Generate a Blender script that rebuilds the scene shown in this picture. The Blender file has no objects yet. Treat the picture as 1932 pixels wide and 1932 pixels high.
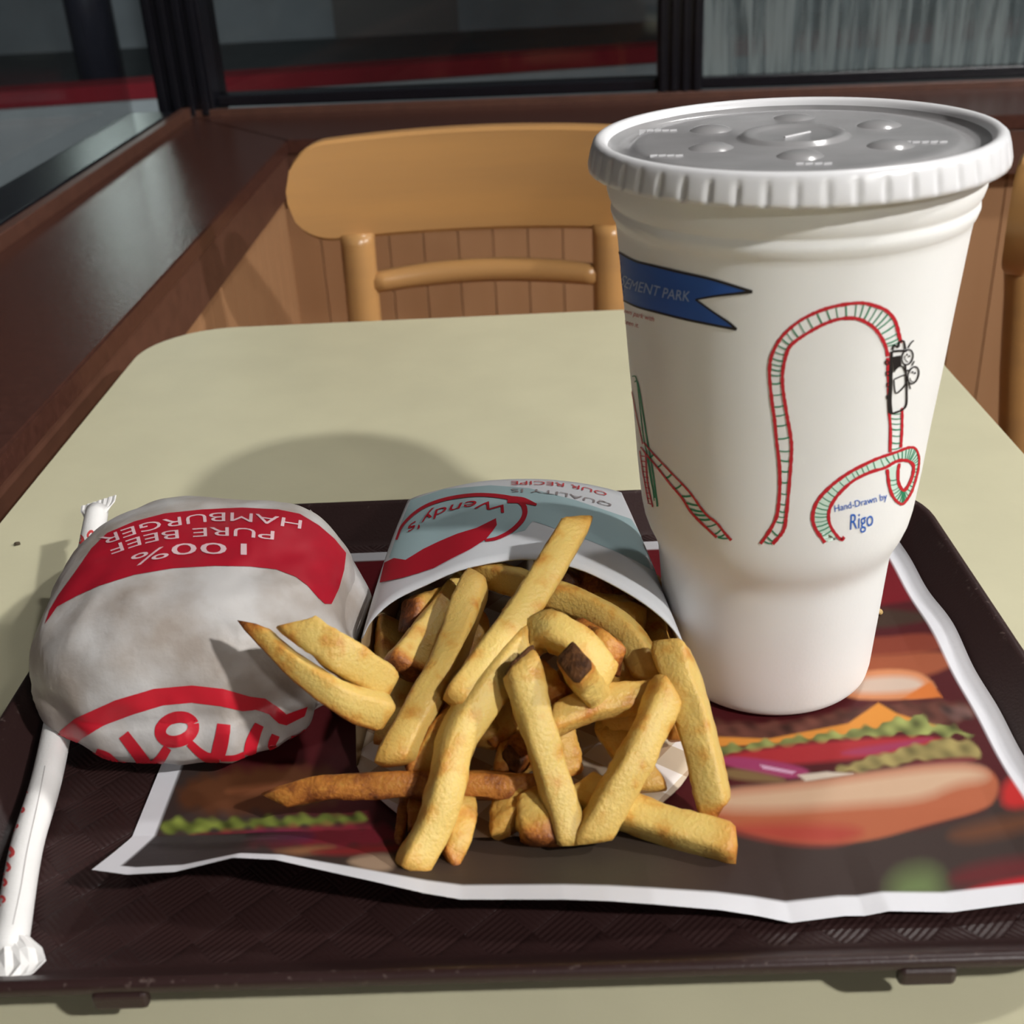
import bpy, bmesh, math, random
import numpy as np
from mathutils import Vector, Matrix, noise
from mathutils.bvhtree import BVHTree

SC = bpy.context.scene
COL = SC.collection
random.seed(4)

# ------------------------------------------------------------------ camera
FPX = 2226.34
YAW, PITCH, ROLL = -.0296, .4847, .0545
CAM = Vector((-.0745, -.3420, .2432))
_f = Vector((math.sin(YAW)*math.cos(PITCH), math.cos(YAW)*math.cos(PITCH), -math.sin(PITCH)))
_r0 = Vector((math.cos(YAW), -math.sin(YAW), 0)); _d0 = _f.cross(_r0)
_r = math.cos(ROLL)*_r0 + math.sin(ROLL)*_d0
_d = -math.sin(ROLL)*_r0 + math.cos(ROLL)*_d0
cd = bpy.data.cameras.new('camera'); cam = bpy.data.objects.new('camera', cd); COL.objects.link(cam)
cd.sensor_width = 36; cd.sensor_fit = 'HORIZONTAL'; cd.lens = 36*FPX/1932; cd.clip_start = .01; cd.clip_end = 100
cd.dof.use_dof = True; cd.dof.focus_distance = .43; cd.dof.aperture_fstop = 20
M = Matrix((_r, -_d, -_f)).transposed().to_4x4(); M.translation = CAM
cam.matrix_world = M
SC.camera = cam

# ------------------------------------------------------------------ world, exposure
W = bpy.data.worlds.new('night'); SC.world = W; W.use_nodes = True
bg = W.node_tree.nodes['Background']; bg.inputs[0].default_value = (.30, .36, .42, 1); bg.inputs[1].default_value = .02
vs = SC.view_settings
vs.view_transform = 'Standard'; vs.look = 'None'; vs.gamma = 1; vs.use_curve_mapping = False
vs.exposure = 0.0

CEIL = 1.50
LAMPS = [  # ceiling downlights: x, y, watts, disc radius
    (1.33, -2.50, 22, .09),
    (1.29, -1.19, 60, .05),
    (2.30,  0.03, 58, .07),
    (0.60,  0.80, 9.6, .06),
]
LAMP_COL = (1.0, .985, .96)

# ------------------------------------------------------------------ measuring helpers
def ray(x, y):
    return (_r*(x-966) + _d*(y-966) + _f*FPX).normalized()
def at(x, y, z=0.0):
    d = ray(x, y); return CAM + d*((z-CAM.z)/d.z)
def aty(x, y, Y):
    d = ray(x, y); return CAM + d*((Y-CAM.y)/d.y)

# ------------------------------------------------------------------ materials
def lin(c):
    return tuple((v/12.92 if v <= .04045 else ((v+.055)/1.055)**2.4) for v in c)
def rgb(r, g, b):
    return lin((r/255, g/255, b/255)) + (1,)
MATS = {}
def mat(name, col, rough=.5, noise_amt=0, noise_scale=50, spec=.5, bump=0, bump_scale=200, col2=None, stretch=None, coat=0, sss=0, trans=0):
    if name in MATS: return MATS[name]
    m = bpy.data.materials.new(name); m.use_nodes = True; MATS[name] = m
    nt = m.node_tree; b = nt.nodes['Principled BSDF']
    b.inputs['Base Color'].default_value = col; b.inputs['Roughness'].default_value = rough
    b.inputs['Specular IOR Level'].default_value = spec
    if coat: b.inputs['Coat Weight'].default_value = coat; b.inputs['Coat Roughness'].default_value = .15
    if sss:
        b.inputs['Subsurface Weight'].default_value = sss; b.inputs['Subsurface Radius'].default_value = (.004, .003, .002); b.inputs['Subsurface Scale'].default_value = .5
    tc = nt.nodes.new('ShaderNodeTexCoord'); mp = nt.nodes.new('ShaderNodeMapping'); nt.links.new(tc.outputs['Object'], mp.inputs[0])
    if stretch: mp.inputs['Scale'].default_value = stretch
    if noise_amt or col2:
        n = nt.nodes.new('ShaderNodeTexNoise'); n.inputs['Scale'].default_value = noise_scale; n.inputs['Detail'].default_value = 6
        nt.links.new(mp.outputs[0], n.inputs['Vector'])
        mx = nt.nodes.new('ShaderNodeMix'); mx.data_type = 'RGBA'
        c2 = col2 or tuple(v*(1-noise_amt) for v in col[:3])+(1,)
        mx.inputs['A'].default_value = col; mx.inputs['B'].default_value = c2
        cr = nt.nodes.new('ShaderNodeMapRange'); cr.inputs[1].default_value = .35; cr.inputs[2].default_value = .65
        nt.links.new(n.outputs['Fac'], cr.inputs[0]); nt.links.new(cr.outputs[0], mx.inputs['Factor'])
        nt.links.new(mx.outputs['Result'], b.inputs['Base Color'])
    if bump:
        n2 = nt.nodes.new('ShaderNodeTexNoise'); n2.inputs['Scale'].default_value = bump_scale; n2.inputs['Detail'].default_value = 4
        nt.links.new(mp.outputs[0], n2.inputs['Vector'])
        bp = nt.nodes.new('ShaderNodeBump'); bp.inputs['Strength'].default_value = bump; bp.inputs['Distance'].default_value = .001
        nt.links.new(n2.outputs['Fac'], bp.inputs['Height']); nt.links.new(bp.outputs[0], b.inputs['Normal'])
    return m
def attr_mat(name, rough=.6, spec=.3, bump=0, bump_scale=300, attr='Col'):
    m = bpy.data.materials.new(name); m.use_nodes = True; MATS[name] = m
    nt = m.node_tree; b = nt.nodes['Principled BSDF']; b.inputs['Roughness'].default_value = rough; b.inputs['Specular IOR Level'].default_value = spec
    a = nt.nodes.new('ShaderNodeAttribute'); a.attribute_name = attr; nt.links.new(a.outputs['Color'], b.inputs['Base Color'])
    if bump:
        tc = nt.nodes.new('ShaderNodeTexCoord'); n2 = nt.nodes.new('ShaderNodeTexNoise'); n2.inputs['Scale'].default_value = bump_scale
        nt.links.new(tc.outputs['Object'], n2.inputs['Vector'])
        bp = nt.nodes.new('ShaderNodeBump'); bp.inputs['Strength'].default_value = bump; bp.inputs['Distance'].default_value = .001
        nt.links.new(n2.outputs['Fac'], bp.inputs['Height']); nt.links.new(bp.outputs[0], b.inputs['Normal'])
    return m
def emit_mat(name, col, s):
    m = bpy.data.materials.new(name); m.use_nodes = True; nt = m.node_tree
    b = nt.nodes['Principled BSDF']; b.inputs['Base Color'].default_value = col
    b.inputs['Emission Color'].default_value = col; b.inputs['Emission Strength'].default_value = s
    return m

# ------------------------------------------------------------------ object helpers
def link(name, me, m=None, parent=None, smooth=False):
    o = bpy.data.objects.new(name, me); COL.objects.link(o)
    if m is not None and not me.materials: me.materials.append(m)
    if parent is not None:
        o.parent = parent
        if parent in WORLD_THINGS: o.matrix_parent_inverse = parent.matrix_basis.inverted()
    if smooth: me.polygons.foreach_set('use_smooth', [True]*len(me.polygons))
    return o
def mesh(name, v, f, m=None, parent=None, smooth=False):
    me = bpy.data.meshes.new(name); me.from_pydata([tuple(p) for p in v], [], [tuple(q) for q in f]); me.update()
    return link(name, me, m, parent, smooth)
def empty(name, loc=(0, 0, 0), rz=0):
    o = bpy.data.objects.new(name, None); COL.objects.link(o); o.location = loc; o.rotation_euler = (0, 0, rz); o.empty_display_size = .02
    return o
WORLD_THINGS = set()
def wthing(name, base):
    """an Empty at the thing's base; its parts are modelled in world coordinates"""
    o = empty(name, base); o.matrix_basis = Matrix.Translation(base); WORLD_THINGS.add(o); return o
def tag(o, label, cat, group=None):
    o['label'] = label; o['category'] = cat
    if group: o['group'] = group
    return o
def struct(o): o['kind'] = 'structure'; return o
def from_bm(name, bm, m=None, parent=None, smooth=False):
    me = bpy.data.meshes.new(name); bm.normal_update(); bm.to_mesh(me); bm.free(); return link(name, me, m, parent, smooth)
def bm_box(bm, lo, hi, bevel=0, rot=None):
    lo = Vector(lo); hi = Vector(hi); c = (lo+hi)/2; s = hi-lo
    r = bmesh.ops.create_cube(bm, size=1, matrix=Matrix.Translation(c) @ (rot or Matrix.Identity(4)) @ Matrix.Diagonal((s.x, s.y, s.z, 1)))
    if bevel:
        es = list({e for v in r['verts'] for e in v.link_edges})
        bmesh.ops.bevel(bm, geom=es, offset=bevel, segments=3, profile=.5, affect='EDGES')
def box(name, lo, hi, m, parent=None, bevel=0, smooth=False):
    bm = bmesh.new(); bm_box(bm, lo, hi, bevel); return from_bm(name, bm, m, parent, smooth)
def prism(name, poly, z0, z1, m, parent=None, bevel=0):
    bm = bmesh.new(); a = [bm.verts.new((x, y, z0)) for x, y in poly]; b = [bm.verts.new((x, y, z1)) for x, y in poly]
    bm.faces.new(a[::-1]); bm.faces.new(b); n = len(poly)
    for i in range(n): bm.faces.new((a[i], a[(i+1) % n], b[(i+1) % n], b[i]))
    bmesh.ops.recalc_face_normals(bm, faces=bm.faces)
    if bevel:
        es = [e for e in bm.edges if abs(e.verts[0].co.z-e.verts[1].co.z) < 1e-6]
        bmesh.ops.bevel(bm, geom=es, offset=bevel, segments=2, affect='EDGES')
    return from_bm(name, bm, m, parent)
def rrect(x0, x1, y0, y1, r, n=8):
    out = []
    for cx, cy, a0 in ((x1-r, y1-r, 0), (x0+r, y1-r, 90), (x0+r, y0+r, 180), (x1-r, y0+r, 270)):
        for k in range(n+1):
            a = math.radians(a0+90*k/n); out.append((cx+r*math.cos(a), cy+r*math.sin(a)))
    return out
def lathe(name, prof, m, parent=None, seg=96, rfun=None, close=False):
    v = []; f = []
    for i, (r, z) in enumerate(prof):
        for k in range(seg):
            a = 2*math.pi*k/seg; rr = rfun(i, a, r) if rfun else r
            v.append((rr*math.cos(a), rr*math.sin(a), z))
    for i in range(len(prof)-1):
        for k in range(seg):
            k2 = (k+1) % seg; f.append((i*seg+k, i*seg+k2, (i+1)*seg+k2, (i+1)*seg+k))
    if close: f.append(tuple(range(seg-1, -1, -1)))
    return mesh(name, v, f, m, parent, True)
def crom(pts, n):
    P = [np.array(p, float) for p in pts]
    if len(P) == 2: return [P[0]+(P[1]-P[0])*t for t in np.linspace(0, 1, n)]
    P = [2*P[0]-P[1]]+P+[2*P[-1]-P[-2]]
    out = []; m = len(P)-3
    for t in np.linspace(0, m-1e-9, n):
        i = int(t); u = t-i; a, b, c, d = P[i:i+4]
        out.append(.5*((2*b)+(-a+c)*u+(2*a-5*b+4*c-d)*u*u+(-a+3*b-3*c+d)*u**3))
    return out
def tube(name, pts, rad, m, parent=None, seg=14, n=None, cap=True):
    C = [Vector(p) for p in (crom(pts, n) if n else pts)]
    R = rad if hasattr(rad, '__len__') else [rad]*len(C)
    if len(R) != len(C): R = np.interp(np.linspace(0, 1, len(C)), np.linspace(0, 1, len(R)), R)
    v = []; f = []; up = Vector((0, 0, 1)); 
    for i, c in enumerate(C):
        t = (C[min(i+1, len(C)-1)]-C[max(i-1, 0)]).normalized()
        s = t.cross(up); s = s.normalized() if s.length > 1e-4 else Vector((1, 0, 0)); u = s.cross(t)
        for k in range(seg):
            a = 2*math.pi*k/seg; v.append(c+(s*math.cos(a)+u*math.sin(a))*R[i])
    for i in range(len(C)-1):
        for k in range(seg):
            k2 = (k+1) % seg; f.append((i*seg+k, i*seg+k2, (i+1)*seg+k2, (i+1)*seg+k))
    if cap: f.append(tuple(range(seg-1, -1, -1))); f.append(tuple(range((len(C)-1)*seg, len(C)*seg)))
    return mesh(name, v, f, m, parent, True)
def copy_tree(o, parent=None):
    c = o.copy(); COL.objects.link(c); c.parent = parent
    for ch in list(o.children): copy_tree(ch, c)
    return c

# ------------------------------------------------------------------ flat print laid on a surface
def bvh_of(objs):
    V = []; F = []
    for o in objs:
        k = len(V); mw = world(o); V += [mw @ v.co for v in o.data.vertices]; F += [[i+k for i in p.vertices] for p in o.data.polygons]
    return BVHTree.FromPolygons(V, F)
def world(o):
    if o.parent: return world(o.parent) @ o.matrix_parent_inverse @ o.matrix_basis
    return o.matrix_basis.copy()
def refine(v2, faces, L):
    bm = bmesh.new(); vs_ = [bm.verts.new((x, y, 0)) for x, y in v2]
    for f in faces:
        try: bm.faces.new([vs_[i] for i in f])
        except ValueError: pass
    bm.normal_update(); bmesh.ops.triangulate(bm, faces=bm.faces)
    for _ in range(7):
        es = [e for e in bm.edges if e.calc_length() > L]
        if not es: break
        bmesh.ops.subdivide_edges(bm, edges=es, cuts=1); bmesh.ops.triangulate(bm, faces=[f for f in bm.faces if len(f.verts) > 3])
    bm.verts.index_update()
    V = [(v.co.x, v.co.y) for v in bm.verts]; F = [[v.index for v in f.verts] for f in bm.faces]; bm.free()
    return V, F
def poly_soup(poly): return list(poly), [list(range(len(poly)))]
def ribbon_soup(pts, w, n=None, jit=0):
    n = n or max(4, int(sum(math.dist(pts[i], pts[i+1]) for i in range(len(pts)-1))/4))
    C = crom(pts, n); ws = w if hasattr(w, '__len__') else [w, w]
    v = []; f = []
    for i, c in enumerate(C):
        t = C[min(i+1, n-1)]-C[max(i-1, 0)]; t = t/(np.hypot(*t)+1e-9); nn = np.array([-t[1], t[0]])
        wi = np.interp(i/(n-1), np.linspace(0, 1, len(ws)), ws)*(1+random.uniform(-jit, jit))
        v += [tuple(c+nn*wi/2), tuple(c-nn*wi/2)]
        if i: f.append([2*i-2, 2*i-1, 2*i+1, 2*i])
    return v, f
def merge(*soups):
    V = []; F = []
    for v, f in soups:
        k = len(V); V += list(v); F += [[i+k for i in q] for q in f]
    return V, F
def lay(name, soup, bvh, m, parent, off=.00012, L=8, toward=None, do_refine=True):
    v, f = refine(*soup, L) if do_refine else soup
    out = []; ok = []
    for x, y in v:
        hit = None; X, Y = x, y
        for _ in range(60):
            h = bvh.ray_cast(CAM, ray(X, Y))
            if h[0] is not None: hit = h; break
            if toward is None: break
            dx, dy = toward[0]-X, toward[1]-Y; q = math.hypot(dx, dy); X += dx/q*1.5; Y += dy/q*1.5
        if hit is None: out.append(Vector((0, 0, 0))); ok.append(False); continue
        n = hit[1]
        if n.dot(ray(X, Y)) > 0: n = -n
        out.append(hit[0]+n*off); ok.append(True)
    f = [q for q in f if all(ok[i] for i in q)]
    used = sorted({i for q in f for i in q}); ix = {k: j for j, k in enumerate(used)}
    o = mesh(name, [out[i] for i in used], [[ix[i] for i in q] for q in f], m, None, True)
    if parent is not None:
        o.parent = parent; o.matrix_parent_inverse = world(parent).inverted()
    return o
def text_soup(s, path, height, flip=False, shear=0, spread=1.0):
    """text along a pixel path; path runs in reading direction; letters stand to the path's left-hand (image-up) side, or the other with flip"""
    cu = bpy.data.curves.new('t', 'FONT'); cu.body = s; cu.size = 1; cu.resolution_u = 3; cu.shear = shear
    ob = bpy.data.objects.new('t', cu); COL.objects.link(ob)
    dg = bpy.context.evaluated_depsgraph_get(); ev = ob.evaluated_get(dg); me = ev.to_mesh()
    V = [(v.co.x, v.co.y) for v in me.vertices]; F = [list(p.vertices) for p in me.polygons]
    ev.to_mesh_clear(); bpy.data.objects.remove(ob); bpy.data.curves.remove(cu)
    x0 = min(v[0] for v in V); x1 = max(v[0] for v in V)
    V, F = refine(V, F, .35)
    P = crom(path, 200); S = np.r_[0, np.cumsum([np.hypot(*(P[i+1]-P[i])) for i in range(199)])]; T = S[-1]
    out = []
    for x, y in V:
        s_ = (x-x0)/(x1-x0)*T; i = min(int(np.searchsorted(S, s_)), 199); i = max(i, 1)
        u = (s_-S[i-1])/(S[i]-S[i-1]+1e-9); c = P[i-1]+(P[i]-P[i-1])*u
        j = min(i+6, 199); k = max(i-6, 0); t = P[j]-P[k]; t = t/np.hypot(*t)
        n = np.array([t[1], -t[0]])
        out.append(tuple(c+n*y*height/.72))
    return out, F

# ================================================================== THE ROOM
FLOOR = -.70
TAB = -.008                       # table top
brown = mat('brown_laminate', rgb(78, 48, 40), .25, .25, 160, .5, .22, 260)
brown_edge = mat('brown_edge', rgb(92, 60, 48), .4, .2, 60)
black_frame = mat('black_frame', rgb(20, 20, 26), .25, .2, 40)
pine = mat('pine_plank', rgb(176, 134, 98), .42, .12, 14, .4, stretch=(1, 1, .1), col2=rgb(162, 120, 84))
groove = mat('plank_groove', rgb(150, 108, 70), .7)
cream = mat('cream_paint', rgb(84, 62, 54), .8, .04, 8)
white_paint = mat('white_paint', rgb(110, 106, 100), .9, .03, 8)
tile = mat('floor_tile', rgb(120, 84, 66), .45, .15, 8)

A = math.radians(-4.5)            # the far wall is not quite square to the left one
KX, KY = -.513, 1.266             # inner corner of the windows
E1 = Vector((math.cos(A), math.sin(A), 0)); N1 = Vector((math.sin(A), -math.cos(A), 0))   # along the far wall, into the room
def fw(s, d, z): return Vector((KX, KY, z)) + E1*s + N1*d
def fbox(name, s0, s1, d0, d1, z0, z1, m, parent=None, bevel=0):
    bm = bmesh.new(); bm_box(bm, (s0, -d1, z0), (s1, -d0, z1), bevel)
    bmesh.ops.transform(bm, matrix=Matrix.Translation((KX, KY, 0)) @ Matrix.Rotation(A, 4, 'Z'), verts=bm.verts)
    return from_bm(name, bm, m, parent)

struct(box('floor', (-.7, -3.4, FLOOR-.04), (3.2, 1.4, FLOOR), tile))
struct(box('ceiling', (-.7, -3.4, CEIL+.03), (3.2, 1.4, CEIL+.08), white_paint))
struct(box('wall_right', (3.1, -3.4, FLOOR), (3.2, 1.4, CEIL+.03), cream))
struct(box('wall_front', (-.7, -3.4, FLOOR), (3.1, -3.3, CEIL+.03), cream))
# far wall below the sill: core + planks
wb = struct(fbox('wall_back', .10, 3.7, .0, .150, FLOOR, -.064, groove))
sp = .0425; i = 0; s = .150
pl = None
while s < 1.75:
    z0 = FLOOR
    if pl is None:
        bm = bmesh.new(); bm_box(bm, (0, -.006, 0), (sp-.0011, 0, -.066-FLOOR), .0008); pl = bpy.data.meshes.new('plank'); bm.to_mesh(pl); bm.free(); pl.materials.append(pine)
    o = bpy.data.objects.new('plank', pl); COL.objects.link(o); o.parent = wb
    o.matrix_basis = Matrix.Translation(fw(s, .150, FLOOR+.0005)) @ Matrix.Rotation(A, 4, 'Z'); s += sp; i += 1
# left wall below the sill
wl = struct(box('wall_left', (-.56, -3.3, FLOOR), (-.372, 1.20, -.060), groove))
y = 1.068-sp; pl2 = None
while y > .1:
    if pl2 is None:
        bm = bmesh.new(); bm_box(bm, (0, 0, 0), (.006, sp-.0011, -.062-FLOOR), .0008); pl2 = bpy.data.meshes.new('plank'); bm.to_mesh(pl2); bm.free(); pl2.materials.append(pine)
    o = bpy.data.objects.new('plank', pl2); COL.objects.link(o); o.parent = wl; o.location = (-.372, y, FLOOR+.0005); y -= sp
# ledges: slab + fascia, mitred at the corner
c0 = fw(0, 0, 0); LX = -.352; dep = .19
fc = KY + (LX-KX)*math.tan(A) - dep/math.cos(A)
eb = fw(3.6, 0, 0); ef = fw(3.6, dep, 0)
t1 = struct(prism('trim_1', [(KX, -3.3), (LX, -3.3), (LX, fc), (KX, KY)], -.016, 0, brown, None, .0015))
t2 = struct(prism('trim_2', [(KX, KY), (LX, fc), (ef.x, ef.y), (eb.x, eb.y)], -.016, 0, brown, None, .0015))
struct(box('trim_3', (LX-.018, -3.3, -.060), (LX-.003, fc, -.0165), brown_edge, None, .001))
struct(fbox('trim_4', .165, 3.6, dep-.018, dep-.003, -.064, -.0165, brown_edge, None, .001))
struct(box('trim_5', (KX-.012, -3.3, -.016), (KX, KY, .012), brown_edge, None, .001))
struct(fbox('trim_6', 0, 3.6, -.012, 0, -.016, .008, brown_edge, None, .001))

# windows
def glass_mat(name, tint=.9):
    m = bpy.data.materials.new(name); m.use_nodes = True; nt = m.node_tree
    for n in list(nt.nodes):
        if n.type != 'OUTPUT_MATERIAL': nt.nodes.remove(n)
    out = nt.nodes['Material Output']; mx = nt.nodes.new('ShaderNodeMixShader'); fr = nt.nodes.new('ShaderNodeFresnel'); fr.inputs[0].default_value = 1.5
    ge = nt.nodes.new('ShaderNodeNewGeometry'); mr_ = nt.nodes.new('ShaderNodeMapRange'); mr_.inputs[3].default_value = 1.5; mr_.inputs[4].default_value = 1/1.5; nt.links.new(ge.outputs['Backfacing'], mr_.inputs[0]); nt.links.new(mr_.outputs[0], fr.inputs[0])
    t = nt.nodes.new('ShaderNodeBsdfTransparent'); t.inputs[0].default_value = (tint, tint, tint, 1); g = nt.nodes.new('ShaderNodeBsdfGlossy'); g.inputs['Roughness'].default_value = .06
    nt.links.new(fr.outputs[0], mx.inputs[0]); nt.links.new(t.outputs[0], mx.inputs[1]); nt.links.new(g.outputs[0], mx.inputs[2]); nt.links.new(mx.outputs[0], out.inputs[0])
    return m
glass = glass_mat('window_glass')
def fog_mat():
    m = bpy.data.materials.new('fogged_glass'); m.use_nodes = True; nt = m.node_tree; out = nt.nodes['Material Output']; b = nt.nodes['Principled BSDF']
    b.inputs['Base Color'].default_value = rgb(120, 130, 130); b.inputs['Roughness'].default_value = .5
    t = nt.nodes.new('ShaderNodeBsdfTransparent'); t.inputs[0].default_value = (.7, .75, .78, 1); mx = nt.nodes.new('ShaderNodeMixShader')
    tc = nt.nodes.new('ShaderNodeTexCoord'); mp = nt.nodes.new('ShaderNodeMapping'); mp.inputs['Scale'].default_value = (95, 95, 6)
    n = nt.nodes.new('ShaderNodeTexNoise'); n.inputs['Scale'].default_value = 1; n.inputs['Detail'].default_value = 4; n.inputs['Distortion'].default_value = .4
    n3 = nt.nodes.new('ShaderNodeTexNoise'); n3.inputs['Scale'].default_value = 22; n3.inputs['Detail'].default_value = 3
    sm = nt.nodes.new('ShaderNodeMath'); sm.operation = 'MULTIPLY_ADD'; sm.inputs[1].default_value = .55
    sp_ = nt.nodes.new('ShaderNodeSeparateXYZ'); nt.links.new(tc.outputs['Object'], sp_.inputs[0])
    zr = nt.nodes.new('ShaderNodeMapRange'); zr.inputs[1].default_value = .0; zr.inputs[2].default_value = .22; zr.inputs[3].default_value = .62; zr.inputs[4].default_value = .28
    nt.links.new(sp_.outputs[2], zr.inputs[0])
    nt.links.new(tc.outputs['Object'], mp.inputs[0]); nt.links.new(mp.outputs[0], n.inputs['Vector']); nt.links.new(tc.outputs['Object'], n3.inputs['Vector'])
    mr = nt.nodes.new('ShaderNodeMapRange'); mr.inputs[1].default_value = .40; mr.inputs[2].default_value = .62; mr.inputs[3].default_value = -.28; mr.inputs[4].default_value = .28
    nt.links.new(n.outputs['Fac'], mr.inputs[0])
    ad = nt.nodes.new('ShaderNodeMath'); ad.use_clamp = True; nt.links.new(mr.outputs[0], ad.inputs[0]); nt.links.new(zr.outputs[0], ad.inputs[1])
    nt.links.new(ad.outputs[0], mx.inputs[0]); nt.links.new(t.outputs[0], mx.inputs[1]); nt.links.new(b.outputs[0], mx.inputs[2]); nt.links.new(mx.outputs[0], out.inputs[0])
    return m
fog = fog_mat()
WT = 1.15
def window_far(name, s0, s1, gl, lab):
    w = struct(fbox(name, s0, s1, -.062, -.02, .008, .022, black_frame, None, .002))
    fbox('top_rail', s0, s1, -.062, -.02, WT-.04, WT, black_frame, w, .002)
    p = fbox('pane', s0, s1, -.040, -.036, .022, WT-.04, gl, w); p['label'] = lab
    return w
S_M0, S_M1 = .606, .662
w2 = window_far('window_2', .03, S_M0, glass, 'dark clear pane over the brown sill')
w3 = window_far('window_3', S_M1, 2.0, fog, 'pane fogged with running condensation')
def post(name, s0, s1, d0=-.07, d1=-.012):
    o = struct(fbox(name, s0, s1, d0, d1, .0, WT, black_frame, None, .002)); n = 4; w = (s1-s0)/n
    for k in range(n):
        fbox('rib', s0+w*(k+.2), s0+w*(k+.72), d1, d1+.006, .001, WT, black_frame, o, .0015)
    return o
post('trim_7', -.045, .03, -.07, -.004); post('trim_8', S_M0, S_M1)
w1 = struct(box('window_1', (-.585, -3.3, .004), (KX-.012, KY-.035, .014), black_frame, None, .002))
box('pane', (-.582, -3.3, .014), (-.578, KY-.035, WT-.04), glass, w1)['label'] = 'dark clear pane along the left wall'
box('stile', (-.59, .62, .014), (-.55, .68, WT), black_frame, w1, .002)
box('top_rail', (-.60, -3.3, WT-.04), (KX-.012, KY-.035, WT), black_frame, w1, .002)
struct(box('trim_9', (-.60, -3.3, WT), (KX, KY, CEIL+.03), cream))
struct(fbox('trim_10', -.08, 3.7, -.07, 0, WT, CEIL+.03, cream))

# ---- outdoors at night
asph = mat('asphalt', rgb(52, 56, 58), .55, .35, 3, .5)
struct(mesh('street_ground', [(-14, -6, -.95), (14, -6, -.95), (14, 22, -.95), (-14, 22, -.95)], [(0, 1, 2, 3)], asph))
red_kerb = mat('red_kerb_paint', rgb(62, 5, 11), .9, .2, 6, .1)
k = prism('painted_kerb', [(-2.6, 4.84), (3.4, 5.76), (3.4, 5.96), (-2.6, 5.04)], -.95, -.412, mat('kerb_concrete', rgb(66, 68, 70), .8, .2, 5))
tag(k, 'low red-striped kerb wall across the street outside the dark window', 'kerb')
prism('red_stripe', [(-2.6, 4.83), (3.4, 5.75), (3.4, 5.97), (-2.6, 5.05)], -.475, -.41, red_kerb, k)
bw = wthing('street_building', (0, 12.1, -.95))
box('wall', (-9, 12, -.95), (9, 12.3, 3.2), mat('far_siding', rgb(92, 96, 100), .8, .2, 2), bw)
box('band', (-9, 11.96, -.42), (9, 12, -.30), mat('far_band', rgb(120, 124, 126), .8), bw)
box('doorway', (-1.9, 11.95, -.95), (-.7, 12, .9), mat('far_door', rgb(40, 34, 32), .6), bw)
box('roof', (-9.2, 11.7, 3.2), (9.2, 12.5, 3.35), mat('far_roof', rgb(50, 50, 52), .8), bw)
tag(bw, 'dim grey building wall across the night street', 'building')
sl = wthing('street_lamp', (-2.14, 5.74, -.95))
tube('pole', [(-2.14, 5.74, -.95), (-2.14, 5.74, .98)], .11, black_frame, sl)
box('lantern', (-2.28, 5.60, .98), (-2.00, 5.88, 1.42), emit_mat('lantern_glass', (.86, 1.0, .95, 1), 4.6), sl, .02)
box('cap', (-2.32, 5.56, 1.42), (-1.96, 5.92, 1.48), black_frame, sl, .01)
tag(sl, 'white box lantern on a black pole outside the window', 'lamp')
def added_fill_lamp(pos, aim, watts, lab):  # unseen lamps added to brighten the dark street beyond the panes
    t = wthing('added_fill_lamp', pos); p = Vector(pos); d = Vector(aim).normalized()
    bm = bmesh.new(); bm_box(bm, p-Vector((.08, .08, .05)), p+Vector((.08, .08, .05)), .01); from_bm('housing', bm, black_frame, t)
    box('lens', p+d*.09-Vector((.05, .05, .03)), p+d*.09+Vector((.05, .05, .03)), emit_mat('added_fill_lens', (.9, 1, 1, 1), 3), t)
    tag(t, lab, 'lamp')
    ld = bpy.data.lights.new('added_fill_light', 'SPOT'); ld.energy = watts; ld.color = (.9, 1, 1); ld.shadow_soft_size = .1; ld.spot_size = math.radians(104); ld.spot_blend = .5
    lo = bpy.data.objects.new('added_fill_light', ld); COL.objects.link(lo); lo.location = p+d*.2; lo.rotation_euler = d.to_track_quat('-Z', 'Y').to_euler()
added_fill_lamp((-.80, .40, 1.75), (-.75, .65, -.22), 1900, 'added unseen lamp brightening the street outside the left-hand window')
added_fill_lamp((.35, 1.55, 1.75), (-.1, 1, -.22), 800, 'added unseen lamp brightening the street outside the fogged window')

# ---- ceiling downlights
lamp_glow = emit_mat('lamp_lens', LAMP_COL+(1,), 6)
ring_m = mat('lamp_ring', rgb(230, 230, 228), .4)
for i, (x, y, wts, r) in enumerate(LAMPS):
    t = empty('ceiling_downlight', (x, y, CEIL+.03))
    tag(t, 'round white recessed ceiling downlight', 'lamp', 'ceiling downlights')
    lathe('trim_ring', [(r+.005, 0), (r+.035, 0), (r+.03, -.012), (r+.008, -.012), (r+.005, 0)], ring_m, t, 32)
    lathe('lens', [(.001, -.006), (r+.006, -.006)], lamp_glow, t, 32)
    ld = bpy.data.lights.new('downlight', 'AREA'); ld.shape = 'DISK'; ld.size = 2*r; ld.energy = wts; ld.color = LAMP_COL
    lo = bpy.data.objects.new('downlight', ld); COL.objects.link(lo); lo.location = (x, y, CEIL+.012)
    lo.rotation_euler = (Vector((0, 0, 0))-Vector((x, y, CEIL))).to_track_quat('-Z', 'Y').to_euler()

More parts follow.
